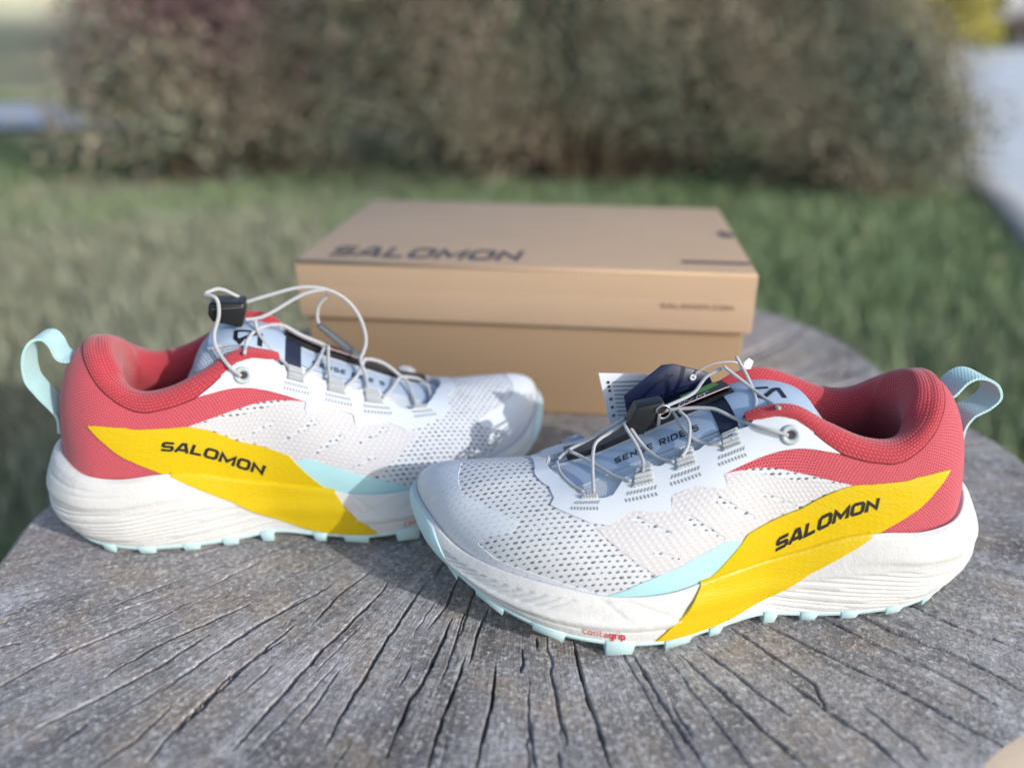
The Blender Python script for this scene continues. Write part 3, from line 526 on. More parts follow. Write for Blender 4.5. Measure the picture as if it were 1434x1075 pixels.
def build_shoe(side,pose,label):
    mir=1 if side=='R' else -1          # the left foot's shoe lies on the right of the picture
    ang,ox,oy=pose
    root=empty('running_shoe',(ox,oy,Z0),math.pi+R(ang) if side=='R' else R(ang))
    tag(root,label,'shoe',group='pair of trail running shoes on the stump')
    sg=np.array([1,mir,1.])
    def flipq(F): return F[:,::-1] if mir<0 else F
    # ---- foam midsole: wall, lip and a hidden inner ledge
    na,nj=840,64; a=np.arange(na)/na; j=np.linspace(0,1,nj); A,J=np.meshgrid(a,j,indexing='ij')
    P,n=surf_off(sole_pt,A.ravel(),J.ravel(),0.); P=P+n*sole_disp(A.ravel(),J.ravel())[:,None]; P=P.reshape(na,nj,3)
    top=P[:,-1]; c=np.array([.15,-.002,0]); inw=(c-top)*np.array([1,1,0]); inw/=np.linalg.norm(inw,axis=1)[:,None]
    P=np.concatenate([P,(top+inw*.0008+np.array([0,0,.0004]))[:,None],(top+inw*.0022+np.array([0,0,-.0006]))[:,None],(top+inw*.012-np.array([0,0,.006]))[:,None]],1)
    mesh_obj('midsole',(P.reshape(-1,3))*sg,flipq(quads(na,P.shape[1],True)[:,::-1]),M['foam'],root)
    # ---- outsole: base sheet, thin edge and the toe wrap
    na=420;a=np.arange(na)/na; A=np.where(a>.5,1-a,a)
    jm=np.interp(A,[0,.028,.0395,.0491,.0656,.0847,.11,.141,.2,.5],[1.02,1.0,.96,.76,.27,.13,.07,.04,.03,.03])
    toe=np.clip((.06-A)/.03,0,1)
    rows=[]
    for t in np.linspace(0,1,14):
        q,n=surf_off(sole_pt,a,np.minimum(jm*t,1.0),0.); rows.append(q+n*(.0009+.0012*toe*np.sin(math.pi*min(t*1.05,1)))[:,None]+np.array([0,0,.0])+0*n)
    q,n=surf_off(sole_pt,a,np.minimum(jm,1.0),0.); rows.append(q-n*.0008)
    b=rows[0].copy(); bot=[b+np.array([0,0,-.0006])]
    for t in (.08,.5,.97):
        cc=np.array([0,-.003,0])+b*np.array([1,0,1]); bot.append(b+(cc-b)*t+np.array([0,0,-.0012]))
    G=np.stack(bot[::-1]+rows,1)
    mesh_obj('outsole',G.reshape(-1,3)*sg,flipq(quads(na,G.shape[1],True)[:,::-1]),M['rubber'],root)
    LUG=[(.030,.0385,.016,1),(.0506,.0611,.02,0),(.0755,.0858,.02,0),(.0975,.1072,.02,0),(.1192,.1275,.016,0),(.1496,.1580,.016,0),(.1670,.1825,.02,0),(.1975,.2125,.02,0),(.2315,.2475,.02,1),(.2600,.2745,.018,1),(.2820,.2935,.012,1)]
    aa=np.linspace(0,.5,600); edgeL=sole_pt(aa,np.zeros(600)); edgeM=sole_pt(1-aa,np.zeros(600))
    for sidey,E in ((1,edgeL),(-1,edgeM)):
        o_=np.argsort(E[:,0])
        for (s0,s1,dp,slope) in LUG:
            def ed(s):
                return np.array([s,np.interp(s,E[o_,0],E[o_,1]),np.interp(s,E[o_,0],E[o_,2])])
            p0,p1=ed(s0),ed(s1); mb=MB()
            z0=0.0 if not slope else None; V=[]
            for (p,ds) in ((p0,.0012),(p1,-.0006)):
                zb=max(p[2]-.0048,0.0002) if slope else 0.0002
                yo=p[1]+sidey*.0019; yi=p[1]-sidey*dp
                V.append([(p[0],yo,p[2]+.0012),(p[0]+ds*.0,yi,p[2]+.001),(p[0]+ds,yi,zb),(p[0]+ds,yo-sidey*.0012,zb)])
            V=V[0]+V[1]
            mb.add(V,[[0,1,2,3],[7,6,5,4],[0,4,5,1],[1,5,6,2],[2,6,7,3],[3,7,4,0]])
            mb.build('lug',M['rubber'],root,bevel=.0005,seg=1,mirror=mir)
    # ---- base upper
    na,nk=480,44; a=np.arange(na)/na; k=np.linspace(0,1,nk); A,K=np.meshgrid(a,k,indexing='ij'); K=K*kmax(a)[:,None]
    P=upper_pt(A.ravel(),K.ravel()).reshape(na,nk,3)
    _,nn,pad=rim_frame(a); rim=P[:,-1]
    P=np.concatenate([P,(rim+nn*.0012+np.array([0,0,-.0004]))[:,None],(rim+nn*.002-np.array([0,0,.006]))[:,None]],1)
    uv=devuv(P.reshape(-1,3))
    mesh_obj('upper',P.reshape(-1,3)*sg,flipq(quads(na,nk+2,True)[:,::-1]),M['mesh'],root,uv=uv)
    # ---- overlays
    cap=[(.0,.56),(.0116,.535),(.0297,.462),(.0406,.436),(.0567,.458),(.0815,.475),(.0979,.446),(.0956,.348),(.0832,.237),(.0807,.154),(.0948,.097),(.1206,.075),(.1439,.049),(.1668,.025),(.1668,.002)]
    full=cap+[(-.1668,.002)]+[(-x,y) for x,y in cap[1:-1]][::-1]
    patch('toe_cap',upper_pt,full,.00042,M['cap'],root,mir,uvfn=devuv)
    film=[(.1502,.490),(.1603,.506),(.1635,.543),(.1729,.590),(.1869,.556),(.1985,.538),(.1989,.625),(.2148,.640),(.2349,.556),(.2379,.59),(.2364,.645),(.2842,.517),(.3472,.49),(.2517,.225),(.2438,.160),(.2363,.23),(.2256,.212),(.2139,.200),(.1934,.155),(.1725,.322)]
    def slit(p,q,w=.018):
        p=np.array(p);q=np.array(q); d=(q-p)*np.array([ASC,KSC]); d/=np.linalg.norm(d); nrm=np.array([-d[1]/ASC,d[0]/KSC])*KSC
        return [tuple(p+nrm*w*1.0),tuple(p-nrm*w*1.0),tuple(q-nrm*w*.25),tuple(q+nrm*w*.25)]
    H=[slit((.1745,.54),(.1989,.411)),slit((.1884,.325),(.2055,.237),.014),slit((.2095,.46),(.2352,.254),.022),slit((.228,.521),(.2571,.316),.02),slit((.262,.45),(.301,.318),.014)]
    patch('film_overlay',upper_pt,film,.00035,M['film'],root,mir,holes=H)
    patch('film_overlay',upper_pt,mirp(film),.00035,M['film'],root,mir)
    heel=[(.2365,.646),(.2630,.670),(.3427,.768),(.363,.79),(.385,.80),(.41,.84),(.435,.87),(.457,.885),(.48,.90),(.5,.905)]
    low=[(.5,.003),(.46,.003),(.42,.003),(.3538,.003),(.3400,.25),(.3472,.490)]
    hp=heel+mirp(heel)[1:]; hl=[(1-x,y) for x,y in low][::-1]+low[1:]
    patch('heel_panel',upper_pt,hp+hl,.0003,M['red'],root,mir,step=.0026)
    mint=[(.1647,.003),(.1660,.030),(.1751,.078),(.1817,.119),(.1934,.162),(.2139,.207),(.2256,.218),(.2363,.237),(.2480,.20),(.2400,.09),(.2320,.003)]
    patch('side_overlay',upper_pt,mint,.0006,M['mint'],root,mir); patch('side_overlay',upper_pt,mirp(mint),.0006,M['mint'],root,mir)
    yel=[(.4320,.445),(.4200,.51),(.4028,.575),(.3850,.565),(.3472,.500),(.2979,.330),(.2517,.234),(.2438,.162),(.2330,.075),(.2223,.003),(.2900,.003),(.3580,.003),(.3660,.05),(.3900,.225),(.4134,.36)]
    yb=patch('side_band',upper_pt,yel,.0011,M['yellow'],root,mir)
    patch('side_band',upper_pt,mirp(yel),.0011,M['yellow'],root,mir)
    if side=='R': cor=[(.2733,.069),(.3612,.285),(.3638,.398),(.2740,.152)]
    else: cor=[(.3663,.307),(.2739,.077),(.2713,.150),(.3655,.398)]
    text_on('lettering','SALOMON',upper_pt,cor,.0014,M['ink'],yb,mir,w=.26,gap=.15,shear=.10)
    ys=[(.2215,1.10),(.2203,.985),(.2163,.80),(.2105,.60),(.2031,.384),(.1935,.07),(.2050,.07),(.2180,.07),(.2315,.085),(.2463,.165),(.2619,.305),(.2834,.516),(.3066,.726),(.3312,.850),(.3482,.937),(.3560,.985),(.3585,1.10)]
    patch('sole_band',ysole_fn,ys,.0010,M['yellow'],root,mir); patch('sole_band',ysole_fn,mirp(ys),.0010,M['yellow'],root,mir)
    if side=='R': cc=[(.1510,.185),(.1752,.115),(.1744,.315),(.1507,.395)]
    else: cc=[(.1752,.115),(.1510,.185),(.1507,.395),(.1744,.315)]
    text_on('sole_lettering','contagrip',smooth_sole,cc,.00035,M['redink'],root,mir,widths=[.12]*5+[.22]*4,gap=.2,shear=.0)
    ey=[(.0246,.918),(.0625,.859),(.0882,.807),(.1042,.710),(.1068,.643),(.1293,.575),(.1450,.528),(.1601,.507),(.1633,.542),(.1728,.589),(.1869,.554),(.1985,.535),(.1979,.622),(.2003,.633),(.2149,.636),(.2350,.551),(.2369,.585),(.2354,.645),(.2630,.670),(.3427,.768),(.334,.82),(.319,.885),(.302,.93),(.286,.945),(.27,.945)]
    ey+=[(float(x),float(kmax(x))+.012) for x in np.linspace(.264,.004,110)]
    em=[(-x,y) for x,y in ey[:ey.index((.27,.945))+1]]+[(-float(x),float(kmax(-x))+.012) for x in np.linspace(.264,.004,60)]
    full=[(.0,.93)]+ey+[(.0,.982)]+em[::-1]
    patch('eyestay',upper_pt,full,.0008,M['tpu'],root,mir,step=.0024)
    # ---- collar: knitted binding and padded lining as one sheet
    a=np.linspace(.258,.742,260); kr=krim(a); t=np.linspace(0,1,12)
    end=np.clip(np.minimum(a-.258,.742-a)/.012,0,1)
    pts=[]
    for u in t:
        kk=kr+(1-kr)*u; q,n=surf_off(upper_pt,a,np.minimum(kk,.999),0.); pts.append(q+n*(.0007+.0012*math.sin(math.pi*(.1+.75*u))*end)[:,None])
    rim,nn,pad=rim_frame(a); v=par(a); base=v[:,9:12]
    wide=np.clip((.5-np.abs(a-.5)-.26)/.05,0,1)[:,None]
    e3=np.array([0,0,1.]); pd=pad[:,None]
    foot=np.stack([.13+(base[:,0]-.13)*.86,base[:,1]*.80,np.full(len(a),.052)],1)
    low=rim+nn*pd*1.0-e3*.017*(.25+.75*wide); mid=.5*low+.5*foot+nn*.001
    ctrl=[pts[-1],rim+nn*pd*.22+e3*.0016,rim+nn*pd*.62+e3*.0004,rim+nn*pd*.95-e3*.0055*(.4+.6*wide),low,mid,foot]
    ctrl=np.stack(ctrl,1); L=np.stack([catmull(c,5) for c in ctrl])
    G=np.concatenate([np.stack(pts,1),L[:,1:]],1); ng=G.shape[1]
    ln=np.concatenate([[0],np.cumsum(np.linalg.norm(np.diff(G[130],axis=0),axis=1))]); uv=np.stack(np.broadcast_arrays(a[:,None]*.5,ln[None,:]),-1).reshape(-1,2)
    mesh_obj('collar',G.reshape(-1,3)*sg,flipq(quads(260,ng)[:,::-1]),M['rib'],root,uv=uv)
    for a0,a1 in ((.318,.5),(.5,.682)):
        t_=np.linspace(a0,a1,70); q,_=surf_off(upper_pt,t_,krim(t_)-.004,.0006); mb=MB(); mb.tube(q,.00055,6); mb.build('collar_seam',M['seam'],root,smooth=True,mirror=mir)
    s=np.linspace(.02,.235,30); mb=[]
    ai=np.linspace(.5,.03,400); bl=upper_pt(ai,np.zeros(400)); bmn=upper_pt(1-ai,np.zeros(400))
    yl=np.interp(s,bl[:,0],bl[:,1])*.93; ym=np.interp(s,bmn[:,0],bmn[:,1])*.93
    V=np.stack([np.stack([s,ym+(yl-ym)*t_,np.full(30,.0525)],1) for t_ in np.linspace(0,1,9)],1)
    mesh_obj('insole',V.reshape(-1,3)*sg,flipq(quads(30,9)),M['liner'],root,uv=V.reshape(-1,3)[:,:2])
    # ---- tongue
    lift=0.0 if side=='R' else .0085
    tf=tongue_fn(lift); tr=empty('tongue'); tr.parent=root
    slab('tongue_body',tf,.0885,.243,-.0285,([.0885,.16,.185,.20,.212,.243],[.0265,.0262,.0262,.030,.036,.038]),90,30,-.0042,.0,M['tongue'],tr,mir,edge=M['welt'])
    P=[tf(np.array([s_]),np.array([y_]))[0] for s_,y_ in [(.112,.0265),(.098,.0262),(.0905,.0235),(.0878,.015),(.0872,0),(.0878,-.016),(.0905,-.0255),(.098,-.0282)]]
    mb=MB(); mb.tube(catmull(P,6)+np.array([0,0,-.0006]),.0016,8); mb.build('piping',M['welt'],tr,smooth=True,mirror=mir)
    slab('tongue_panel',tf,.150,.232,-.0008,([.15,.20,.232],[.0158,.0164,.021]),44,12,-.0002,.0012,M['panel'],tr,mir)
    slab('pale_stripe',tf,.150,.238,([.15,.20,.238],[.0160,.0166,.0212]),([.15,.165,.185,.20,.212,.238],[.0225,.0235,.0255,.0292,.035,.037]),40,8,-.0002,.0006,M['pale'],tr,mir)
    slab('pale_stripe',tf,.150,.232,-.0042,-.0012,40,4,-.0002,.0010,M['welt'],tr,mir)
    slab('elastic_band',tf,.1415,.1515,-.0225,.0195,8,20,-.0002,.0016,M['navy'],tr,mir)
    st=slab('strap',tf,.103,.1425,([.10,.1425],[-.0245,-.0225]),([.10,.118,.1425],[.0140,.0165,.0190]),22,20,.0006,.0026,M['strap'],tr,mir,edge=M['welt'])
    # logo on the strap: an angular S between two strokes
    V=[];F=[]
    for pts,cl in (([(.002,.0085),(-.0055,.0085),(-.0055,.0015),(-.0035,-.0005),(.0055,.0075)],0),([(.0065,.0085),(.0065,-.0015)],0)):
        v,f=stroke(pts,cl,.0022,.001); b=len(V); V+=[tuple(p) for p in v]; F+=[[b+i for i in q] for q in f]
    V=np.array(V); cs=.1235
    S=cs+(V[:,0] if side=='L' else -V[:,0]); Y=(-V[:,1]+(.0150 if side=='L' else .0062))
    P=tf(S,Y); e=1e-4; n=np.cross(tf(S+e,Y)-tf(S-e,Y),tf(S,Y+e)-tf(S,Y-e)); n/=np.linalg.norm(n,axis=1)[:,None]; n*=np.sign(n[:,2:3]); P=P+n*.0030
    mesh_obj('emblem',P*sg,[f if (np.cross(P[f[1]]-P[f[0]],P[f[2]]-P[f[0]])[2]*mir)>0 else f[::-1] for f in F],M['ink'],st,False)
    # tongue lettering
    txt='SENSE RIDE 5'
    V,F,wd=letters(txt,w=.19,gap=.28,shear=.15)
    if side=='R': S=.2015-(.2015-.1600)*V[:,0]/wd; Y=.0121-.0042*V[:,1]
    else: S=.1575+(.1990-.1575)*V[:,0]/wd; Y=.0130-.0046*V[:,1]
    P=tf(S,Y); n=np.cross(tf(S+e,Y)-tf(S-e,Y),tf(S,Y+e)-tf(S,Y-e)); n/=np.linalg.norm(n,axis=1)[:,None]; n*=np.sign(n[:,2:3]); P=P+n*.0016
    mesh_obj('tongue_lettering',P*sg,F,M['ink'],tr,False)
    # ---- webbing loops with stitching, both sides
    LP=[(.2440,.745,.84),(.2091,.727,.825),(.1785,.69,.785),(.1372,.655,.755)]
    for sgn in (1,-1):
        for (lc,sk,lk) in LP:
            w=.0080; k0=sk+.05; k1=min(float(kmax(lc))+.03,sk+.20) if sgn>0 else min(sk+.19,.965); V=[];uv=[]
            nu,nv=13,27
            for u in np.linspace(-1,1,nu):
                for v_ in np.linspace(0,1,nv):
                    aa_=lc+w*u*(1.12-.22*v_)/ASC*.62; kk=k0+(k1-k0)*v_
                    off=.0016+.0005*math.cos((v_-.5)*9*math.pi*.5)+.0012*math.sin(math.pi*v_)+.0006*math.sin(v_*26)*(.02<v_<.98)
                    if abs(u)>.98 or v_<.01 or v_>.99: off=.0004
                    V.append((aa_,kk,off))
            V=np.array(V); al=V[:,0] if sgn>0 else 1-V[:,0]
            P,_=surf_off(upper_pt,al,V[:,1],V[:,2]); F=quads(nu,nv); 
            if (sgn>0)!=(mir<0): F=F[:,::-1]
            mesh_obj('lace_loop',P*sg,F,M['loop'],root,uv=V[:,:2]*np.array([ASC,KSC]))
            if sgn>0:
                VV=[];FF=[]
                for row,kr_ in enumerate((sk+.018,sk-.028)):
                    for i in range(9):
                        ac=lc+(i-4)*.0027*(.88+.06*row)-.0006; b=len(VV); d0=.0005; sl=.0010*(1 if row==0 else -1)
                        VV+=[(ac-d0-sl*.5,kr_-.012),(ac+d0-sl*.5,kr_-.012),(ac+d0+sl*.5,kr_+.012),(ac-d0+sl*.5,kr_+.012)]; FF.append([b,b+1,b+2,b+3] if mir<0 else [b+3,b+2,b+1,b])
                VV=np.array(VV); P,_=surf_off(upper_pt,VV[:,0],VV[:,1],.00105)
                mesh_obj('stitching',P*sg,FF,M['thread'],root,False)
    # ---- eyelets
    for sgn in (1,-1):
        ac=.2955 if sgn>0 else 1-.2955; c,n=surf_off(upper_pt,np.array([ac]),np.array([.805]),.0008); c=c[0];n=n[0]
        t=np.cross(n,[0,0,1.]);t/=np.linalg.norm(t);b=np.cross(n,t); mb=MB()
        prof=[(.0050,-.0006),(.0050,.0006),(.0044,.0012),(.0034,.0013),(.0026,.0009),(.0021,.0001),(.0019,-.0012)]
        nn_=28; V=[c+(t*math.cos(2*math.pi*i/nn_)+b*math.sin(2*math.pi*i/nn_))*r_+n*h for i in range(nn_) for r_,h in prof]
        mb.add(V,[list(map(int,f)) for f in quads(nn_,len(prof),True)]); eo=mb.build('eyelet',M['eyelet'] if sgn>0 else M['metal'],root,smooth=True,mirror=mir)
        mb=MB(); mb.add([c+(t*math.cos(2*math.pi*i/16)+b*math.sin(2*math.pi*i/16))*.0021+n*.0001 for i in range(16)],[list(range(16))]); mb.build('hole',M['liner'],eo,mirror=mir)
    # ---- laces
    for poly in D['laces'][side]:
        mb=MB(); mb.tube(catmull(poly,4),.00092 if side=='R' else .00108,9); mb.build('lace',M['lace'],root,smooth=True,mirror=mir)
    # ---- pull tab on the heel
    tb=[list(q) for q in D['tab'][side]]; tb.insert(0,[.0375,0,.1085])
    for q_ in (-1,-2):
        kk=np.linspace(0,.9,200); U=upper_pt(np.full(200,.5),kk); tb[q_][0]=float(np.interp(tb[q_][2],U[:,2],U[:,0]))-.0009
    P=catmull(tb,8); n_=len(P); T=np.gradient(P,axis=0); T/=np.linalg.norm(T,axis=1)[:,None]; nr=np.stack([-T[:,2],0*T[:,0],T[:,0]],1)
    V=[];uv=[];ln=np.concatenate([[0],np.cumsum(np.linalg.norm(np.diff(P,axis=0),axis=1))])
    for i in range(n_):
        f_=min(1.,i/7,(n_-1-i)/14); wd_=np.array([-.32*f_,1.,-.10*f_]); wd_/=np.linalg.norm(wd_)
        for (yy,h) in ((-.0063,.0007),(.0063,.0007),(.0063,-.0007),(-.0063,-.0007)): V.append(P[i]+nr[i]*h+wd_*yy); uv.append((ln[i],yy))
    F=[[i*4+k,i*4+(k+1)%4,(i+1)*4+(k+1)%4,(i+1)*4+k] for i in range(n_-1) for k in range(4)]+[[0,1,2,3],[(n_-1)*4+k for k in (3,2,1,0)]]
    mb=MB(); mb.add(V,F); o=mb.build('pull_tab',M['tab'],root,mirror=mir)
    l=o.data.uv_layers.new(name='UVMap'); 
    for lp in o.data.loops: l.data[lp.index].uv=uv[lp.vertex_index]
    # ---- lace lock
    if side=='R':
        mb=MB(); mb.prism([(q[0],q[2]) for q in D['lockR']],1,-.0045,.0045); lk=mb.build('lace_lock',M['black'],root,bevel=.0012,seg=2,mirror=mir)
        c=np.array([.1775,.0045,.1045]); mb=MB(); mb.tube([c+np.array([math.cos(t)*.0036,.0006,math.sin(t)*.0036]) for t in np.linspace(0,5.2,22)],.0006,6); mb.build('ring',M['metal'],lk,smooth=True,mirror=mir)
        mb=MB(); mb.box((.1785,.0046,.0965),(.1802,.0056,.1035)); mb.build('spring_clip',M['metal'],lk,bevel=.0003,mirror=mir)
    else:
        mb=MB(); mb.prism([(q[0],q[2]) for q in D['lockL']],1,-.007,.0085); lk=mb.build('lace_lock',M['black'],root,bevel=.0026,seg=3,mirror=mir)
        mb=MB(); mb.box((.1065,.0085,.1345),(.1235,.0092,.1350)); mb.build('ridge',M['grey'],lk,bevel=.0002,mirror=mir)
        mb=MB(); mb.prism([(q[0],q[2]) for q in D['barL']],1,-.016,-.008); mb.build('lace_end',M['grey'],root,bevel=.0008,mirror=mir)
    if side=='L':                        # this shoe's inner collar stands a little higher behind the lock
        sst=lambda x: x*x*(3-2*x)
        for o in root.children:
            if o.type!='MESH' or o.name.split('.')[0] not in ('upper','collar','eyestay','heel_panel','eyelet','film_overlay'): continue
            me=o.data; co=np.empty(len(me.vertices)*3,np.float32); me.vertices.foreach_get('co',co); co=co.reshape(-1,3); yl_=-co[:,1]
            co[:,2]+=.0075*sst(np.clip((-.006-yl_)/.012,0,1))*sst(np.clip((co[:,2]-.082)/.025,0,1))*np.exp(-((co[:,0]-.130)/.022)**2)
            me.vertices.foreach_set('co',co.ravel()); me.update()
    return root
# ================================================================ stump
def build_stump():
    root=empty('tree_stump',(0,0,0)); tag(root,'weathered grey tree stump with radial cracks carrying the shoes and the box','tree stump')
    pith=np.array([.008,.485])
    pts=np.array([(-.287,.365),(-.294,.431),(-.285,.56),(-.245,.70),(-.14,.815),(.03,.875),(.17,.865),(.266,.82),(.304,.779),(.3245,.691),(.34,.59),(.358,.49),(.330,.385),(.229,.263),(.199,.236),(.10,.17),(-.02,.14),(-.15,.16),(-.25,.245)])
    th=np.arctan2(pts[:,1]-pith[1],pts[:,0]-pith[0]); rr=np.linalg.norm(pts-pith,axis=1); o=np.argsort(th); th=th[o]; rr=rr[o]
    tp=np.concatenate([th-2*np.pi,th,th+2*np.pi]); rp=np.tile(rr,3)
    def Rad(t):
        t=np.asarray(t); r=0
        for d in np.linspace(-.12,.12,7): r=r+np.interp((t+d+np.pi)%(2*np.pi)-np.pi,tp,rp)
        return r/7+.0035*np.sin(9*t+1)+.002*np.sin(23*t)
    # angular spacing: dense in front, sparse behind
    front=np.linspace(-np.pi-.25,.45,1650,endpoint=False); back=np.linspace(.45,np.pi-.25,330,endpoint=False)
    T=np.concatenate([front,back]); nr=290; rho=np.linspace(0.03,1,nr)**.85
    TT,RR=np.meshgrid(T,rho,indexing='ij'); rad=Rad(T)[:,None]*RR
    X=pith[0]+rad*np.cos(TT); Y=pith[1]+rad*np.sin(TT)
    rs=np.random.RandomState(11)
    def vnoise(x,y,seed):
        r=np.random.RandomState(seed); z=0
        for i in range(10):
            a=r.uniform(0,6.28);f=r.uniform(20,90); z=z+np.sin(x*f*math.cos(a)+y*f*math.sin(a)+r.uniform(0,6.28))
        return z/10
    Z=-.0008+.0006*vnoise(X,Y,1)+.0003*vnoise(X*4,Y*4,2)
    # saw marks: faint parallel steps
    Z+=.00012*np.sin((X*.35+Y)*900+3*vnoise(X,Y,5))
    x=X.ravel();y=Y.ravel();z=Z.ravel().copy()
    def crack(line,w0,dep,jit,taper=True):
        P=[np.array(line[0])]
        for p,q in zip(line,line[1:]):
            p=np.array(p);q=np.array(q); L=np.linalg.norm(q-p); n=max(2,int(L/.005)); nrm=np.array([-(q-p)[1],(q-p)[0]])/max(L,1e-6)
            for i in range(1,n+1): P.append(p+(q-p)*i/n+nrm*rs.normal(0,jit)*(i<n))
        P=np.array(P); cum=np.concatenate([[0],np.cumsum(np.linalg.norm(np.diff(P,axis=0),axis=1))]); tot=cum[-1]
        for i in range(len(P)-1):
            p,q=P[i],P[i+1]; lo=np.minimum(p,q)-.004; hi=np.maximum(p,q)+.004
            m=np.where((x>lo[0])&(x<hi[0])&(y>lo[1])&(y<hi[1]))[0]
            if not len(m): continue
            d=q-p; t=np.clip(((x[m]-p[0])*d[0]+(y[m]-p[1])*d[1])/(d@d),0,1)
            ds=np.hypot(x[m]-p[0]-t*d[0],y[m]-p[1]-t*d[1]); s=(cum[i]+t*(cum[i+1]-cum[i]))/tot
            e=np.minimum(1,np.minimum(s/.18,(1-s)/.22)) if taper else 1
            w=w0*(.30+.70*e)*(.75+.5*np.sin(cum[i]*170+tot*900)**2)
            v=-dep*(.35+.65*e)*np.clip(1.25-ds/w,0,1)**.8
            zz=base[m]+v; z[m]=np.minimum(z[m],zz)
    base=z.copy()
    for ln in D['cracks']: 
        L=sum(math.dist(a,b) for a,b in zip(ln,ln[1:])); crack(ln,.00048+.00045*min(L/.15,1),.0095 if L>.05 else .0035,.00026)
    # hairlines and checks round the whole face
    for i in range(150):
        t=rs.uniform(-np.pi,np.pi); R_=float(Rad(np.array([t]))[0]); r0=rs.uniform(.15,.9)*R_; r1=min(r0+rs.uniform(.02,.10),R_*.99); dt=rs.normal(0,.012)
        ln=[(pith[0]+r0*math.cos(t),pith[1]+r0*math.sin(t)),(pith[0]+r1*math.cos(t+dt*(r1-r0)*4),pith[1]+r1*math.sin(t+dt*(r1-r0)*4))]
        crack(ln,rs.uniform(.00035,.0006),rs.uniform(.0008,.0022),.0004)
    for i in range(26):      # long cracks behind and under the shoes
        t=rs.uniform(.1,np.pi-.0); R_=float(Rad(np.array([t]))[0]); crack([(pith[0]+q*R_*math.cos(t),pith[1]+q*R_*math.sin(t)) for q in (rs.uniform(.2,.5),.7,.985)],.0013,.006,.0006)
    V=np.stack([x,y,z+Z0],1); nT=len(T)
    F=quads(nT,nr,True)
    c=len(V); V=np.vstack([V,[[pith[0],pith[1],Z0]]])
    top=mesh_obj('sawn_top',V,F,M['wood'],root,True)
    cap=[[i*nr,((i+1)%nT)*nr,nT*nr] for i in range(nT)]
    mesh_obj('pith',np.vstack([V[0:nT*nr:nr],V[-1:]]),[[i,(i+1)%nT,nT] for i in range(nT)],M['wood'],root,True)
    # worn rim and debarked side
    t=np.linspace(-np.pi,np.pi,420,endpoint=False); r0=Rad(t); zt=np.interp(t,(T+np.pi)%(2*np.pi)-np.pi,V[nr-1:nT*nr:nr,2],period=2*np.pi)
    flare=lambda h:.03*max(0,(.25-h)/.25)**2
    def ring(dr,z): return np.stack([pith[0]+(r0+dr+.004*np.sin(17*t+z*9)*(z<Z0-.02))*np.cos(t),pith[1]+(r0+dr+.004*np.sin(17*t+z*9)*(z<Z0-.02))*np.sin(t),np.zeros_like(t)+z],1)
    a=ring(0,Z0); a[:,2]=zt
    G=np.stack([a,ring(.004,Z0-.0035),ring(.009,Z0-.011),ring(.0105,Z0-.018)],1)
    mesh_obj('worn_rim',G.reshape(-1,3),quads(420,4,True)[:,::-1],M['woodrim'],root,True)
    zs=[Z0-.018,Z0-.05,Z0-.12,Z0-.2,.15,.08,.0,-.1]; G=np.stack([ring(.0105+flare(h)*1.5,h) for h in zs],1)
    mesh_obj('stump_side',G.reshape(-1,3),quads(420,len(zs),True)[:,::-1],M['woodside'],root,True)
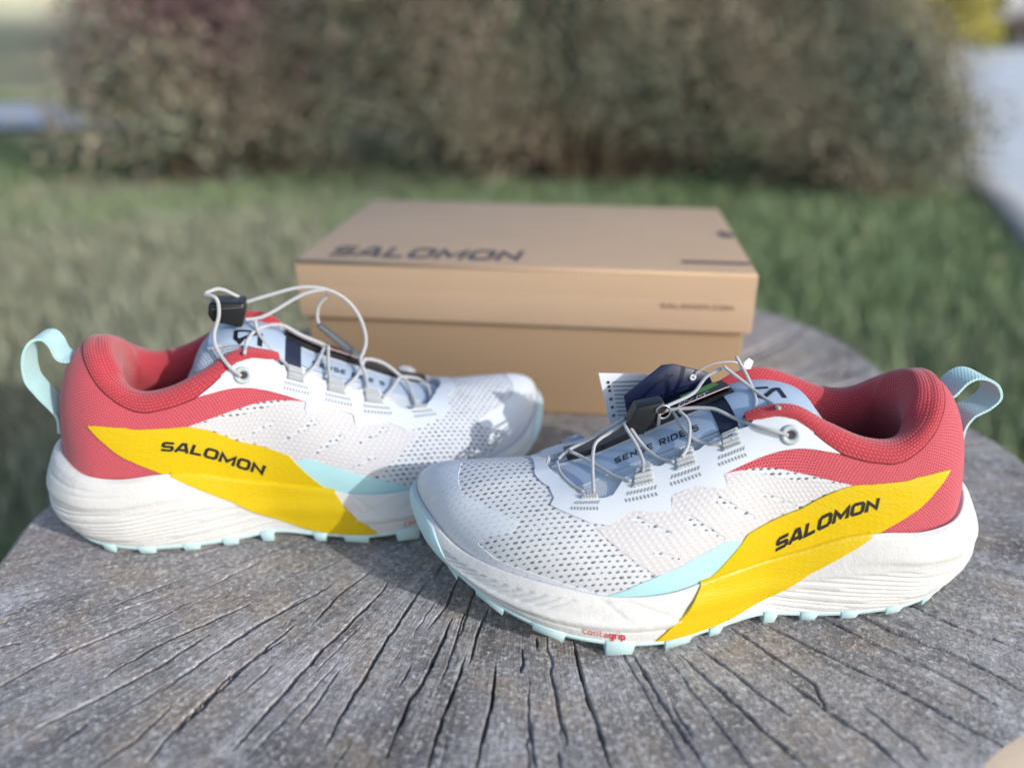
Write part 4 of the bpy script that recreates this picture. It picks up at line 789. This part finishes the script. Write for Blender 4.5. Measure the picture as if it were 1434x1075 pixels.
def m_wood():
    g=N(mat('weathered end grain',(.3,.29,.28),.78,.25)); ob=g.coord('Object')
    mp=g.mapping(ob,loc=(-.008,-.485,0)); sep=g.new('ShaderNodeSeparateXYZ'); g.lk(mp,sep.inputs[0])
    ang=g.math('ARCTAN2',sep.outputs[1],sep.outputs[0]); r=g.math('SQRT',g.math('ADD',g.math('MULTIPLY',sep.outputs[0],sep.outputs[0]),g.math('MULTIPLY',sep.outputs[1],sep.outputs[1])))
    cmb=g.new('ShaderNodeCombineXYZ'); g.lk(g.math('MULTIPLY',g.math('COSINE',ang),1.0),cmb.inputs[0]); g.lk(g.math('SINE',ang),cmb.inputs[1]); g.lk(g.math('MULTIPLY',r,.55),cmb.inputs[2])
    pol=cmb.outputs[0]
    streak=g.noise(pol,26,6,.62); fine=g.noise(pol,110,5,.68)
    rw=g.math('ADD',g.math('MULTIPLY',r,620),g.math('MULTIPLY',g.noise(ob,9,3),28)); ringw=g.math('SINE',rw)
    cloud=g.noise(ob,11,5,.6); cloud2=g.noise(ob,34,4,.6); grain=g.noise(ob,420,4,.7); fib=g.noise(ob,1300,2,.6)
    col=g.ramp(cloud,[(.30,(.125,.115,.115)),(.44,(.245,.235,.235)),(.56,(.335,.325,.325)),(.72,(.46,.455,.46))])
    col=g.mix(g.ramp(cloud2,[(.48,0.),(.66,.6)]),col,(.38,.305,.235))
    col=g.mix(g.ramp(g.noise(ob,5.5,3,.6),[(.52,0.),(.68,.5)]),col,(.30,.235,.25))
    col=g.mix(g.ramp(g.noise(ob,21,5,.7),[(.56,0.),(.70,.6)]),col,(.60,.60,.63))
    col=g.mix(g.ramp(streak,[(.32,.55),(.46,0.)]),col,(.085,.083,.092))
    col=g.mix(g.ramp(streak,[(.56,0.),(.72,.55)]),col,(.62,.61,.62))
    col=g.mix(g.ramp(fine,[(.28,.5),(.43,0.)]),col,(.09,.088,.094))
    col=g.mix(g.ramp(fine,[(.56,0.),(.74,.5)]),col,(.66,.65,.65))
    col=g.mix(g.ramp(grain,[(.53,0.),(.70,.85)]),col,(.74,.73,.72))
    col=g.mix(g.ramp(grain,[(.30,.75),(.46,0.)]),col,(.06,.058,.06))
    col=g.mix(g.math('MULTIPLY',g.ramp(ringw,[(.2,0.),(1,1.)]),.24),col,(.22,.21,.20))
    h=g.math('ADD',g.math('MULTIPLY',fine,1.2),g.math('ADD',g.math('MULTIPLY',grain,1.0),g.math('MULTIPLY',fib,.4)))
    h=g.math('ADD',h,g.math('MULTIPLY',streak,.8))
    return g.out(col,normal=g.bump(h,.75,.0016))
def m_woodside(name,c1,c2):
    g=N(mat(name,c1,.8,.2)); ob=g.coord('Object'); n=g.noise(g.mapping(ob,(40,40,5)),1,5,.6); f=g.noise(ob,300,3)
    col=g.mix(n,c1,c2); col=g.mix(g.math('MULTIPLY',f,.3),col,c2)
    return g.out(col,normal=g.bump(n,.5,.003))
M['wood']=m_wood(); M['woodrim']=m_woodside('worn pale rim',(.42,.36,.29),(.28,.24,.20)); M['woodside']=m_woodside('debarked trunk wood',(.38,.29,.20),(.24,.175,.12))
# ================================================================ box
def build_box():
    yaw=-.1052; root=empty('shoe_box',(.0064,.5673,Z0),yaw); tag(root,'kraft brown cardboard shoe box with closed lid behind the shoes','shoe box')
    w,d,H,hl=.34,.2244,.1193,.0443; t=.0022
    mb=MB(); i=.0042
    x0,x1,y0,y1=-w/2+i,w/2-i,i,d-i
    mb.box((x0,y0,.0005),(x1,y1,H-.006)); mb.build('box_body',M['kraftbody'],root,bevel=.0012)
    lid=MB()
    lid.box((-w/2,0,H-t),(w/2,d,H)); lo=H-hl
    lid.box((-w/2,0,lo),(w/2,t,H-t-.0001)); lid.box((-w/2,d-t,lo),(w/2,d,H-t-.0001)); lid.box((-w/2,t+.0001,lo),(-w/2+t,d-t-.0001,H-t-.0001)); lid.box((w/2-t,t+.0001,lo),(w/2,d-t-.0001,H-t-.0001))
    L=lid.build('box_lid',M['kraft'],root,bevel=.0009)
    mb=MB(); mb.box((-w/2+.001,-.0013,lo+.0006),(w/2-.001,-.0003,H-.0205)); mb.build('front_flap',M['kraft'],L,bevel=.0004)
    mb=MB(); mb.tube([(-w/2+.001,.0012,H-.0012),(w/2-.001,.0012,H-.0012)],.0019,10); mb.build('folded_edge',M['kraft'],L,smooth=True)
    z=H+.0004
    text_plane('lettering','SALOMON',(-.1500,.0145,z),(.1465,.0012,0),(-.001,.0285,0),M['boxink'],L,w=.235,gap=.16,shear=.22)
    text_plane('front_lettering','SALOMON.COM',(.1027,-.0017,.0930),(.0522,0,0),(0,0,.0036),M['tanink'],L,w=.2,gap=.28,shear=.1)
    mb=MB(); mb.box((.1188,.0255,H+.0002),(.1690,.0318,H+.0005)); mb.build('printed_bar',M['boxink'],L)
    mb=MB(); mb.prism([(.1560,.122),(.1600,.130),(.1655,.124),(.1698,.116),(.1670,.108),(.1590,.110)],2,H+.0002,H+.0005); mb.build('printed_mark',M['boxink'],L)
# ================================================================ tags
def build_tags(rootR,rootL):
    def place(o,ref): o.location=ref.location; o.rotation_euler=ref.rotation_euler
    # navy hang tag
    r=empty('hang_tag'); place(r,rootR); tag(r,'navy six sided hang tag with a grommet behind the laces of the front shoe','hang tag')
    P=[(.1894,.0969),(.1697,.1143),(.1635,.1148),(.1437,.1091),(.1370,.0960),(.1440,.0860),(.1868,.0850)]
    mb=MB(); mb.prism(P,1,-.0320,-.0308); mb.build('card',M['navycard'],r,bevel=.0003,seg=1)
    mb=MB(); mb.tube([(.1522+.0013*math.cos(t),-.0305,.1069+.0013*math.sin(t)) for t in np.linspace(0,2*math.pi,17)],.0007,6); mb.build('grommet',M['white'],r,smooth=True)
    mb=MB(); mb.tube(catmull([(.1522,-.0303,.1069),(.149,-.029,.1115),(.143,-.026,.1165),(.134,-.022,.119),(.1275,-.020,.1165)],8),.0004,6); mb.build('string',M['white'],r,smooth=True)
    mb=MB(); mb.prism([(.1245,.1150),(.1235,.1195),(.1262,.1215),(.1290,.1190),(.1275,.1150)],1,-.0215,-.0205); mb.build('plastic_tip',M['white'],r,bevel=.0003)
    # leaflet
    r=empty('paper_leaflet'); place(r,rootR); tag(r,'white printed paper leaflet standing behind the navy hang tag','leaflet')
    mb=MB(); mb.prism([(.2011,.1046),(.1640,.1026),(.1600,.0600),(.1900,.0600)],1,-.0456,-.0451); mb.build('sheet',M['paper'],r)
    mb=MB(); dk=MB()
    for i in range(15):
        zz=.0985-.0026*i; xl=.1975-.00028*i*1.0-(.1975-.1935)*0; xl=.1978-(.1046-zz)*.20
        mb.box((xl-.034*(.86+.14*math.sin(i*2.3)),-.0450,zz),(xl-.0035,-.0449,zz+.0008))
        if i%2==0 or i<3: dk.tube([(xl-.0012,-.0450,zz+.0004),(xl-.0012,-.0447,zz+.0004)],.0009,8)
    mb.build('printed_lines',mat('grey print',(.22,.23,.28),.7),r); dk.build('printed_bullets',M['ink'],r)
    # black folded strips lying on the tongues
    for side,ref,lab in (('R',rootR,'black folded card strip with green print under the laces of the front shoe'),('L',rootL,'plain black folded card strip lying on the tongue of the rear shoe')):
        mir=1 if side=='R' else -1; tf=tongue_fn(0 if side=='R' else .0085)
        r=empty('card_strip'); place(r,ref); tag(r,lab,'hang tag',group='black card strips on the shoe tongues')
        s0,s1=(.1375,.223) if side=='R' else (.1415,.226)
        slab('lower_leaf',tf,s0,s1,-.0175,-.0045,36,4,.0016,.0040,M['black'],r,mir)
        a=slab('upper_leaf',tf,s0+.001,s0+.045,-.0185,-.0065,24,4,.0052,.0058,M['black'],r,mir,edge=M['pink'])
        if side=='R':
            slab('green_panel',tf,s0+.004,s0+.022,-.0183,-.0120,10,3,.0059,.0061,M['green'],a,mir)
            V=[];F=[]
            for pts in ([(0,0),(.2,.6),(.35,.1),(.5,.7),(.7,.15),(.95,.55)],[(1.1,.1),(1.25,.7),(1.4,.2)],[(1.6,.5),(1.6,.0)],[(1.35,.6),(1.9,.75)]):
                v,f=stroke(pts,0,.1,.2); b=len(V); V+=[tuple(p) for p in v]; F+=[[b+i for i in q] for q in f]
            V=np.array(V); P=tf(.166-.0085*V[:,0],-.0070-.0050*V[:,1]); P[:,2]+=.0064
            mesh_obj('script',P,F,M['white'],a,False)
# ================================================================ surroundings
def m_ground():
    g=N(mat('lawn soil and turf',(.12,.13,.07),.95,.1)); ob=g.coord('Object'); n=g.noise(ob,1.6,5,.6); n2=g.noise(ob,14,4,.6)
    col=g.ramp(n,[(.3,(.15,.18,.10)),(.5,(.21,.22,.14)),(.7,(.30,.28,.21))]); col=g.mix(g.ramp(n2,[(.4,.0),(.7,.6)]),col,(.27,.23,.165))
    return g.out(col,normal=g.bump(n2,.5,.02))
def leaf_mat(name,c1,c2,scale=3.):
    g=N(mat(name,c1,.65,.3)); ob=g.coord('Object'); n=g.noise(ob,scale,4,.65); n2=g.noise(ob,scale*14,2)
    col=g.ramp(g.math('ADD',g.math('MULTIPLY',n,.55),g.math('MULTIPLY',n2,.45)),[(.38,c1),(.62,c2)])
    return g.out(col)
def leaves(name,P,size,mt,parent,seed,up=.3,kind=None,aspect=.5):
    """one mesh of many small folded leaves"""
    r=np.random.RandomState(seed); n=len(P); d=r.normal(size=(n,3)); d[:,2]+=up; d/=np.linalg.norm(d,axis=1)[:,None]
    u=np.cross(d,r.normal(size=(n,3))); u/=np.linalg.norm(u,axis=1)[:,None]; s=(size*r.uniform(.55,1.35,n))[:,None]; w=np.cross(d,u)
    A=P;B=P+d*s*.5+u*s*aspect*.5+w*s*.1;C=P+d*s;E=P+d*s*.5-u*s*aspect*.5+w*s*.1
    V=np.stack([A,B,C,E],1).reshape(-1,3); F=np.arange(4*n).reshape(n,4)
    o=mesh_obj(name,V,F,mt,parent,False)
    return tag(o,kind=kind) if kind else o
def shrub(name,label,cat,cx,cy,rx,ry,h,nst,nl,size,mats,seed,stemmat,up=.3,arch=.6,shell=.5,low=.0,group=None):
    r=np.random.RandomState(seed); root=empty(name,(cx,cy,0)); tag(root,label,cat,group)
    st=MB(); tips=[]
    for i in range(nst):
        a=r.uniform(0,2*math.pi); q=r.uniform(0,1)**.42; ex,ey=rx*q*math.cos(a),ry*q*math.sin(a)
        hz=h*math.sqrt(max(.06,1-.80*q*q))*r.uniform(.35 if r.uniform()<.45 else .75,1.06)
        b=np.array([ex*.25+r.normal(0,.08),ey*.25+r.normal(0,.06),-.02]); m=np.array([ex*.6,ey*.6,hz*.72]); e=np.array([ex,ey,hz*(1-.15*arch*q)]); t=np.array([ex*1.16,ey*1.16,max(.05,hz*(.86-arch*.55*q))])
        C=catmull([b,m,e,t],5); tips.append(C)
        st.tube(C,np.linspace(.011,.003,len(C)),4,False)
    o=st.build('stems',stemmat,root)
    P=[]
    per=nl//nst
    for C in tips:
        k=r.randint(3,len(C),per) if True else 0; k=np.clip(k,0,len(C)-2); f=r.uniform(0,1,(per,1))
        p=C[k]*(1-f)+C[k+1]*f; side=r.normal(size=(per,3))*np.array([.085,.085,.07]); P.append(p+side)
    P=np.concatenate(P); P[:,2]=np.maximum(P[:,2],.02+low)
    lab=r.uniform(size=len(P)); 
    cl=np.sin(P[:,0]*5+P[:,2]*4+seed)+np.sin(P[:,1]*6-P[:,2]*7)+r.normal(0,.7,len(P)); lab=np.argsort(np.argsort(cl))/len(cl)
    nm=len(mats); edges=np.cumsum([m_[1] for m_ in mats]); lo=0
    for (mm,fr,nmx),hi in zip(mats,edges):
        s=(lab>=lo)&(lab<hi+1e-9); lo=hi
        if s.any(): leaves(nmx,P[s],size,mm,root,seed+int(hi*100),up)
    return root
def build_ground():
    # lawn sheet with a gentle unevenness
    n=60; xs=np.concatenate([np.linspace(-120,-8,8),np.linspace(-7,7,n),np.linspace(8,120,8)]); ysn=np.concatenate([np.linspace(-30,-3,5),np.linspace(-2,9,n),np.linspace(10,200,12)])
    X,Y=np.meshgrid(xs,ysn,indexing='ij'); Z=.015*np.sin(X*1.7)*np.cos(Y*1.3)*(np.abs(X)<7)*(Y<9)*(Y>-2)-.016
    tag(mesh_obj('lawn',np.stack([X,Y,Z],-1).reshape(-1,3),quads(len(xs),len(ysn)),m_ground(),None,True),'patchy lawn round the stump, green and straw coloured',None,kind='structure')
    # road on the right with a kerb
    L=np.array([(1.10,.4),(1.72,2.2),(2.20,3.55),(3.05,5.9),(4.3,9.6),(7.5,18.5),(12.5,34),(22,60)]); wv=np.array([1,-.30])/math.hypot(1,.3)
    Rr=L+wv*np.array([4.5,4.5,4.5,4.6,5,6,7,9])[:,None]
    V=[(*p,.02) for p in L]+[(*p,.02) for p in Rr]; k=len(L); F=[[i,k+i,k+i+1,i+1] for i in range(k-1)]
    g=N(mat('pale concrete road',(.42,.44,.47),.8,.3)); ob=g.coord('Object'); nz=g.noise(ob,2.5,4); g.out(g.mix(nz,(.52,.56,.60),(.64,.67,.70)),normal=g.bump(g.noise(ob,60,3),.2,.01))
    tag(mesh_obj('road',V,F,g.m,None,False),'pale road running away on the right',None,kind='structure')
    mb=MB()
    for i in range(k-1):
        p,q=L[i],L[i+1]; d=(q-p)/np.linalg.norm(q-p); nl=np.array([-d[1],d[0]])*.12; nsteps=max(1,int(np.linalg.norm(q-p)/1.0))
        for s in range(nsteps):
            a=p+(q-p)*(s+.01)/nsteps; b=p+(q-p)*(s+.99)/nsteps
            if a[1]>16: continue
            mb.add([(*a,-.02),(*b,-.02),(*(b+nl),-.02),(*(a+nl),-.02),(*a,.055),(*b,.055),(*(b+nl),.055),(*(a+nl),.055)],[[3,2,1,0],[4,5,6,7],[0,1,5,4],[1,2,6,5],[2,3,7,6],[3,0,4,7]])
    kb=mb.build('kerb',mat('dark kerb stone',(.30,.30,.31),.8),None,bevel=.01,seg=1); tag(kb,'dark stone kerb along the pale road',None,kind='structure')
    # path on the left
    V=[(-14,5.6,.02),(-2.2,6.1,.02),(-2.0,7.6,.02),(-14,8.6,.02)]
    g2=N(mat('grey path paving',(.36,.39,.45),.8,.3)); nz=g2.noise(g2.coord('Object'),5,4); g2.out(g2.mix(nz,(.33,.36,.42),(.42,.45,.5)))
    tag(mesh_obj('path',V,[[0,1,2,3]],g2.m,None,False),'grey path crossing the lawn on the left',None,kind='structure')
    # grass
    r=np.random.RandomState(5); cand=190000
    y=.35+9.0*r.uniform(0,1,cand)**1.35; x=(r.uniform(-1,1,cand))*(1.6+.75*y)
    keep=np.ones(cand,bool)
    rx=np.interp(y,L[:,1],L[:,0]); keep&=x<rx-.15
    keep&=~((y>5.5)&(y<8.7)&(x<-1.9)); keep&=~((np.hypot((x-.03)/1,(y-.5))<.37))
    x=x[keep];y=y[keep]; n=len(x)
    pn=np.sin(x*1.9+.7)+np.sin(y*2.3+x)+np.sin(x*4.1-y*3.3)*.7+r.normal(0,.55,n); 
    side=np.clip((x-.2)*1.1,-.9,1.2); bush=1.3*np.exp(-((y-3.2)/.45)**2)
    gr=pn+side+bush+.6
    for nm,sel,mt_,hh in (('grass',gr>.35,leaf_mat('green grass',(.15,.215,.10),(.26,.34,.18),2.),.055),('dry_grass',gr<=.35,leaf_mat('dry grass',(.23,.245,.165),(.34,.345,.25),2.),.042)):
        xs_,ys_=x[sel],y[sel]; m=len(xs_); h=hh*r.uniform(.5,1.3,m)*(1+.05*ys_); w=.0028*(1+.5*ys_)*r.uniform(.7,1.3,m)
        a=r.uniform(0,6.28,m); ln=r.normal(0,.5,m)*h; zz=-.01*np.ones(m)
        P0=np.stack([xs_-w*np.cos(a),ys_-w*np.sin(a),zz],1);P1=np.stack([xs_+w*np.cos(a),ys_+w*np.sin(a),zz],1)
        P2=np.stack([xs_+ln*np.sin(a),ys_-ln*np.cos(a),h],1)
        V=np.stack([P0,P1,P2],1).reshape(-1,3); F=np.arange(3*m).reshape(m,3)
        tag(mesh_obj(nm,V,F,mt_,None,False),'short '+('green' if nm=='grass' else 'straw coloured')+' blades covering the lawn',None,kind='stuff')
    P=np.stack([r.uniform(-2.6,2.0,420),.9+3.2*r.uniform(0,1,420),np.full(420,.02)],1); P=P[np.hypot(P[:,0]-.03,P[:,1]-.5)>.42]; P=P[P[:,0]<np.interp(P[:,1],L[:,1],L[:,0])-.2]
    leaves('fallen_leaves',P,.034,leaf_mat('dry fallen leaves',(.26,.17,.09),(.42,.31,.2),6.),None,9,.1,'stuff',.7)
def build_plants():
    olive=leaf_mat('olive leaves',(.20,.21,.14),(.30,.305,.21)); brown=leaf_mat('brown grey leaves',(.29,.245,.18),(.41,.355,.27)); dgreen=leaf_mat('dark green leaves',(.11,.14,.11),(.17,.205,.155)); rust=leaf_mat('rusty leaves',(.28,.205,.18),(.38,.29,.25))
    maroon=leaf_mat('maroon leaves',(.16,.095,.11),(.25,.155,.17)); mauve=leaf_mat('dusty red leaves',(.21,.135,.135),(.32,.22,.21)); yel=leaf_mat('yellow leaves',(.42,.36,.06),(.62,.55,.12)); lgreen=leaf_mat('light green leaves',(.15,.20,.08),(.28,.32,.15))
    twig=mat('twig bark',(.14,.105,.075),.9); 
    shrub('spreading_shrub','wide grey green shrub with arching brown twigs behind the box','shrub',.36,4.20,1.70,.80,1.60,560,150000,.021,[(dgreen,.22,'dark_leaves'),(olive,.40,'olive_leaves'),(brown,.30,'brown_leaves'),(rust,.08,'rusty_leaves')],21,twig,up=.2,arch=.8)
    shrub('red_leaved_shrub','dark reddish shrub at the left end of the wide shrub','shrub',-1.42,4.30,.66,.55,1.75,150,24000,.032,[(maroon,.5,'maroon_leaves'),(mauve,.3,'dusty_leaves'),(dgreen,.2,'dark_leaves')],33,twig,up=.3,arch=.5)
    shrub('low_shrub','low dark green shrub at the foot of the red leaved one','shrub',-1.60,4.05,.60,.40,.75,60,8000,.042,[(dgreen,.5,'dark_leaves'),(olive,.3,'olive_leaves'),(brown,.2,'brown_leaves')],41,twig,arch=.7)
    shrub('low_shrub','low brownish shrub at the right end of the wide shrub beside the road','shrub',1.66,3.80,.42,.34,.70,70,12000,.03,[(brown,.5,'brown_leaves'),(olive,.3,'olive_leaves'),(dgreen,.2,'dark_leaves')],44,twig,arch=.8)
    shrub('yellow_shrub','bright yellow leaved shrub above the right end of the wide shrub','shrub',4.15,8.7,.55,.5,1.75,50,5000,.07,[(yel,.7,'yellow_leaves'),(lgreen,.3,'green_leaves')],51,twig,arch=.4)
    shrub('green_shrub','light green tall shrub beside the yellow one','shrub',3.1,9.4,.8,.6,2.1,60,6000,.07,[(lgreen,.55,'green_leaves'),(olive,.45,'olive_leaves')],55,twig,arch=.4)
    # far things
    r=empty('garden_wall',(-17,17.5,0)); tag(r,'cream rendered wall beyond the lawn on the far left','wall')
    mb=MB(); mb.box((-6,0,-.1),(6,.3,2.6)); mb.build('wall_face',mat('cream render',(.72,.66,.54),.85),r,bevel=.01,seg=1); mb=MB(); mb.box((-6.1,-.06,2.602),(6.1,.36,2.72)); mb.build('coping',mat('coping stone',(.55,.52,.47),.85),r,bevel=.01,seg=1)
    r=empty('pale_house',(21.5,37,0),R(-12)); tag(r,'pale grey house at the far end of the road','house')
    mb=MB(); mb.box((-6,0,-.2),(6,7,5.2)); mb.build('wall',mat('light grey render',(.55,.55,.56),.85),r,bevel=.02,seg=1)
    mb=MB(); mb.prism([(-.4,5.2),(3.5,7.6),(7.4,5.2)],0,-6.4,6.4); mb.build('roof',mat('brown tiles',(.2,.11,.08),.85),r)
    for i,xw in enumerate((-4,-1.2,1.6,4.2)):
        mb=MB(); mb.box((xw-.6,-.05,1.0),(xw+.6,-.003,2.4)); f=mb.build('window',mat('white window frame',(.7,.7,.7),.5),r,bevel=.01,seg=1)
        mb=MB(); mb.box((xw-.5,-.07,1.1),(xw+.5,-.052,2.3)); mb.build('pane',mat('dark glass',(.05,.06,.07),.1),f)
    shrub('dark_hedge','dark brown low hedge beside the far end of the road','hedge',15.6,26.5,2.2,.7,.95,60,6000,.12,[(maroon,.4,'maroon_leaves'),(dgreen,.6,'dark_leaves')],61,twig,arch=.2)
    for i,(x_,y_,h_,s_,lb) in enumerate(((-9,24,7,.16,'leafless looking broad tree far behind on the left'),(-2,27,8,.17,'tall dull green tree far behind the shrubs'),(5,30,8,.18,'broad green tree far behind the yellow shrub'))):
        shrub('garden_tree',lb,'tree',x_,y_,3.2,2.6,h_,90,7000,s_,[(olive,.4,'olive_leaves'),(brown,.3,'brown_leaves'),(dgreen,.3,'dark_leaves')],70+i,twig,arch=.4,group='trees beyond the garden')
# ================================================================ build
build_stump(); build_box()
RT=build_shoe('R',D['pose']['R'],'white, red and yellow trail running shoe in front, toe pointing left, hung with tags')
LT=build_shoe('L',D['pose']['L'],'matching trail running shoe at the rear left, loose lace looped in the air above it')
build_tags(RT,LT)
build_ground(); build_plants()
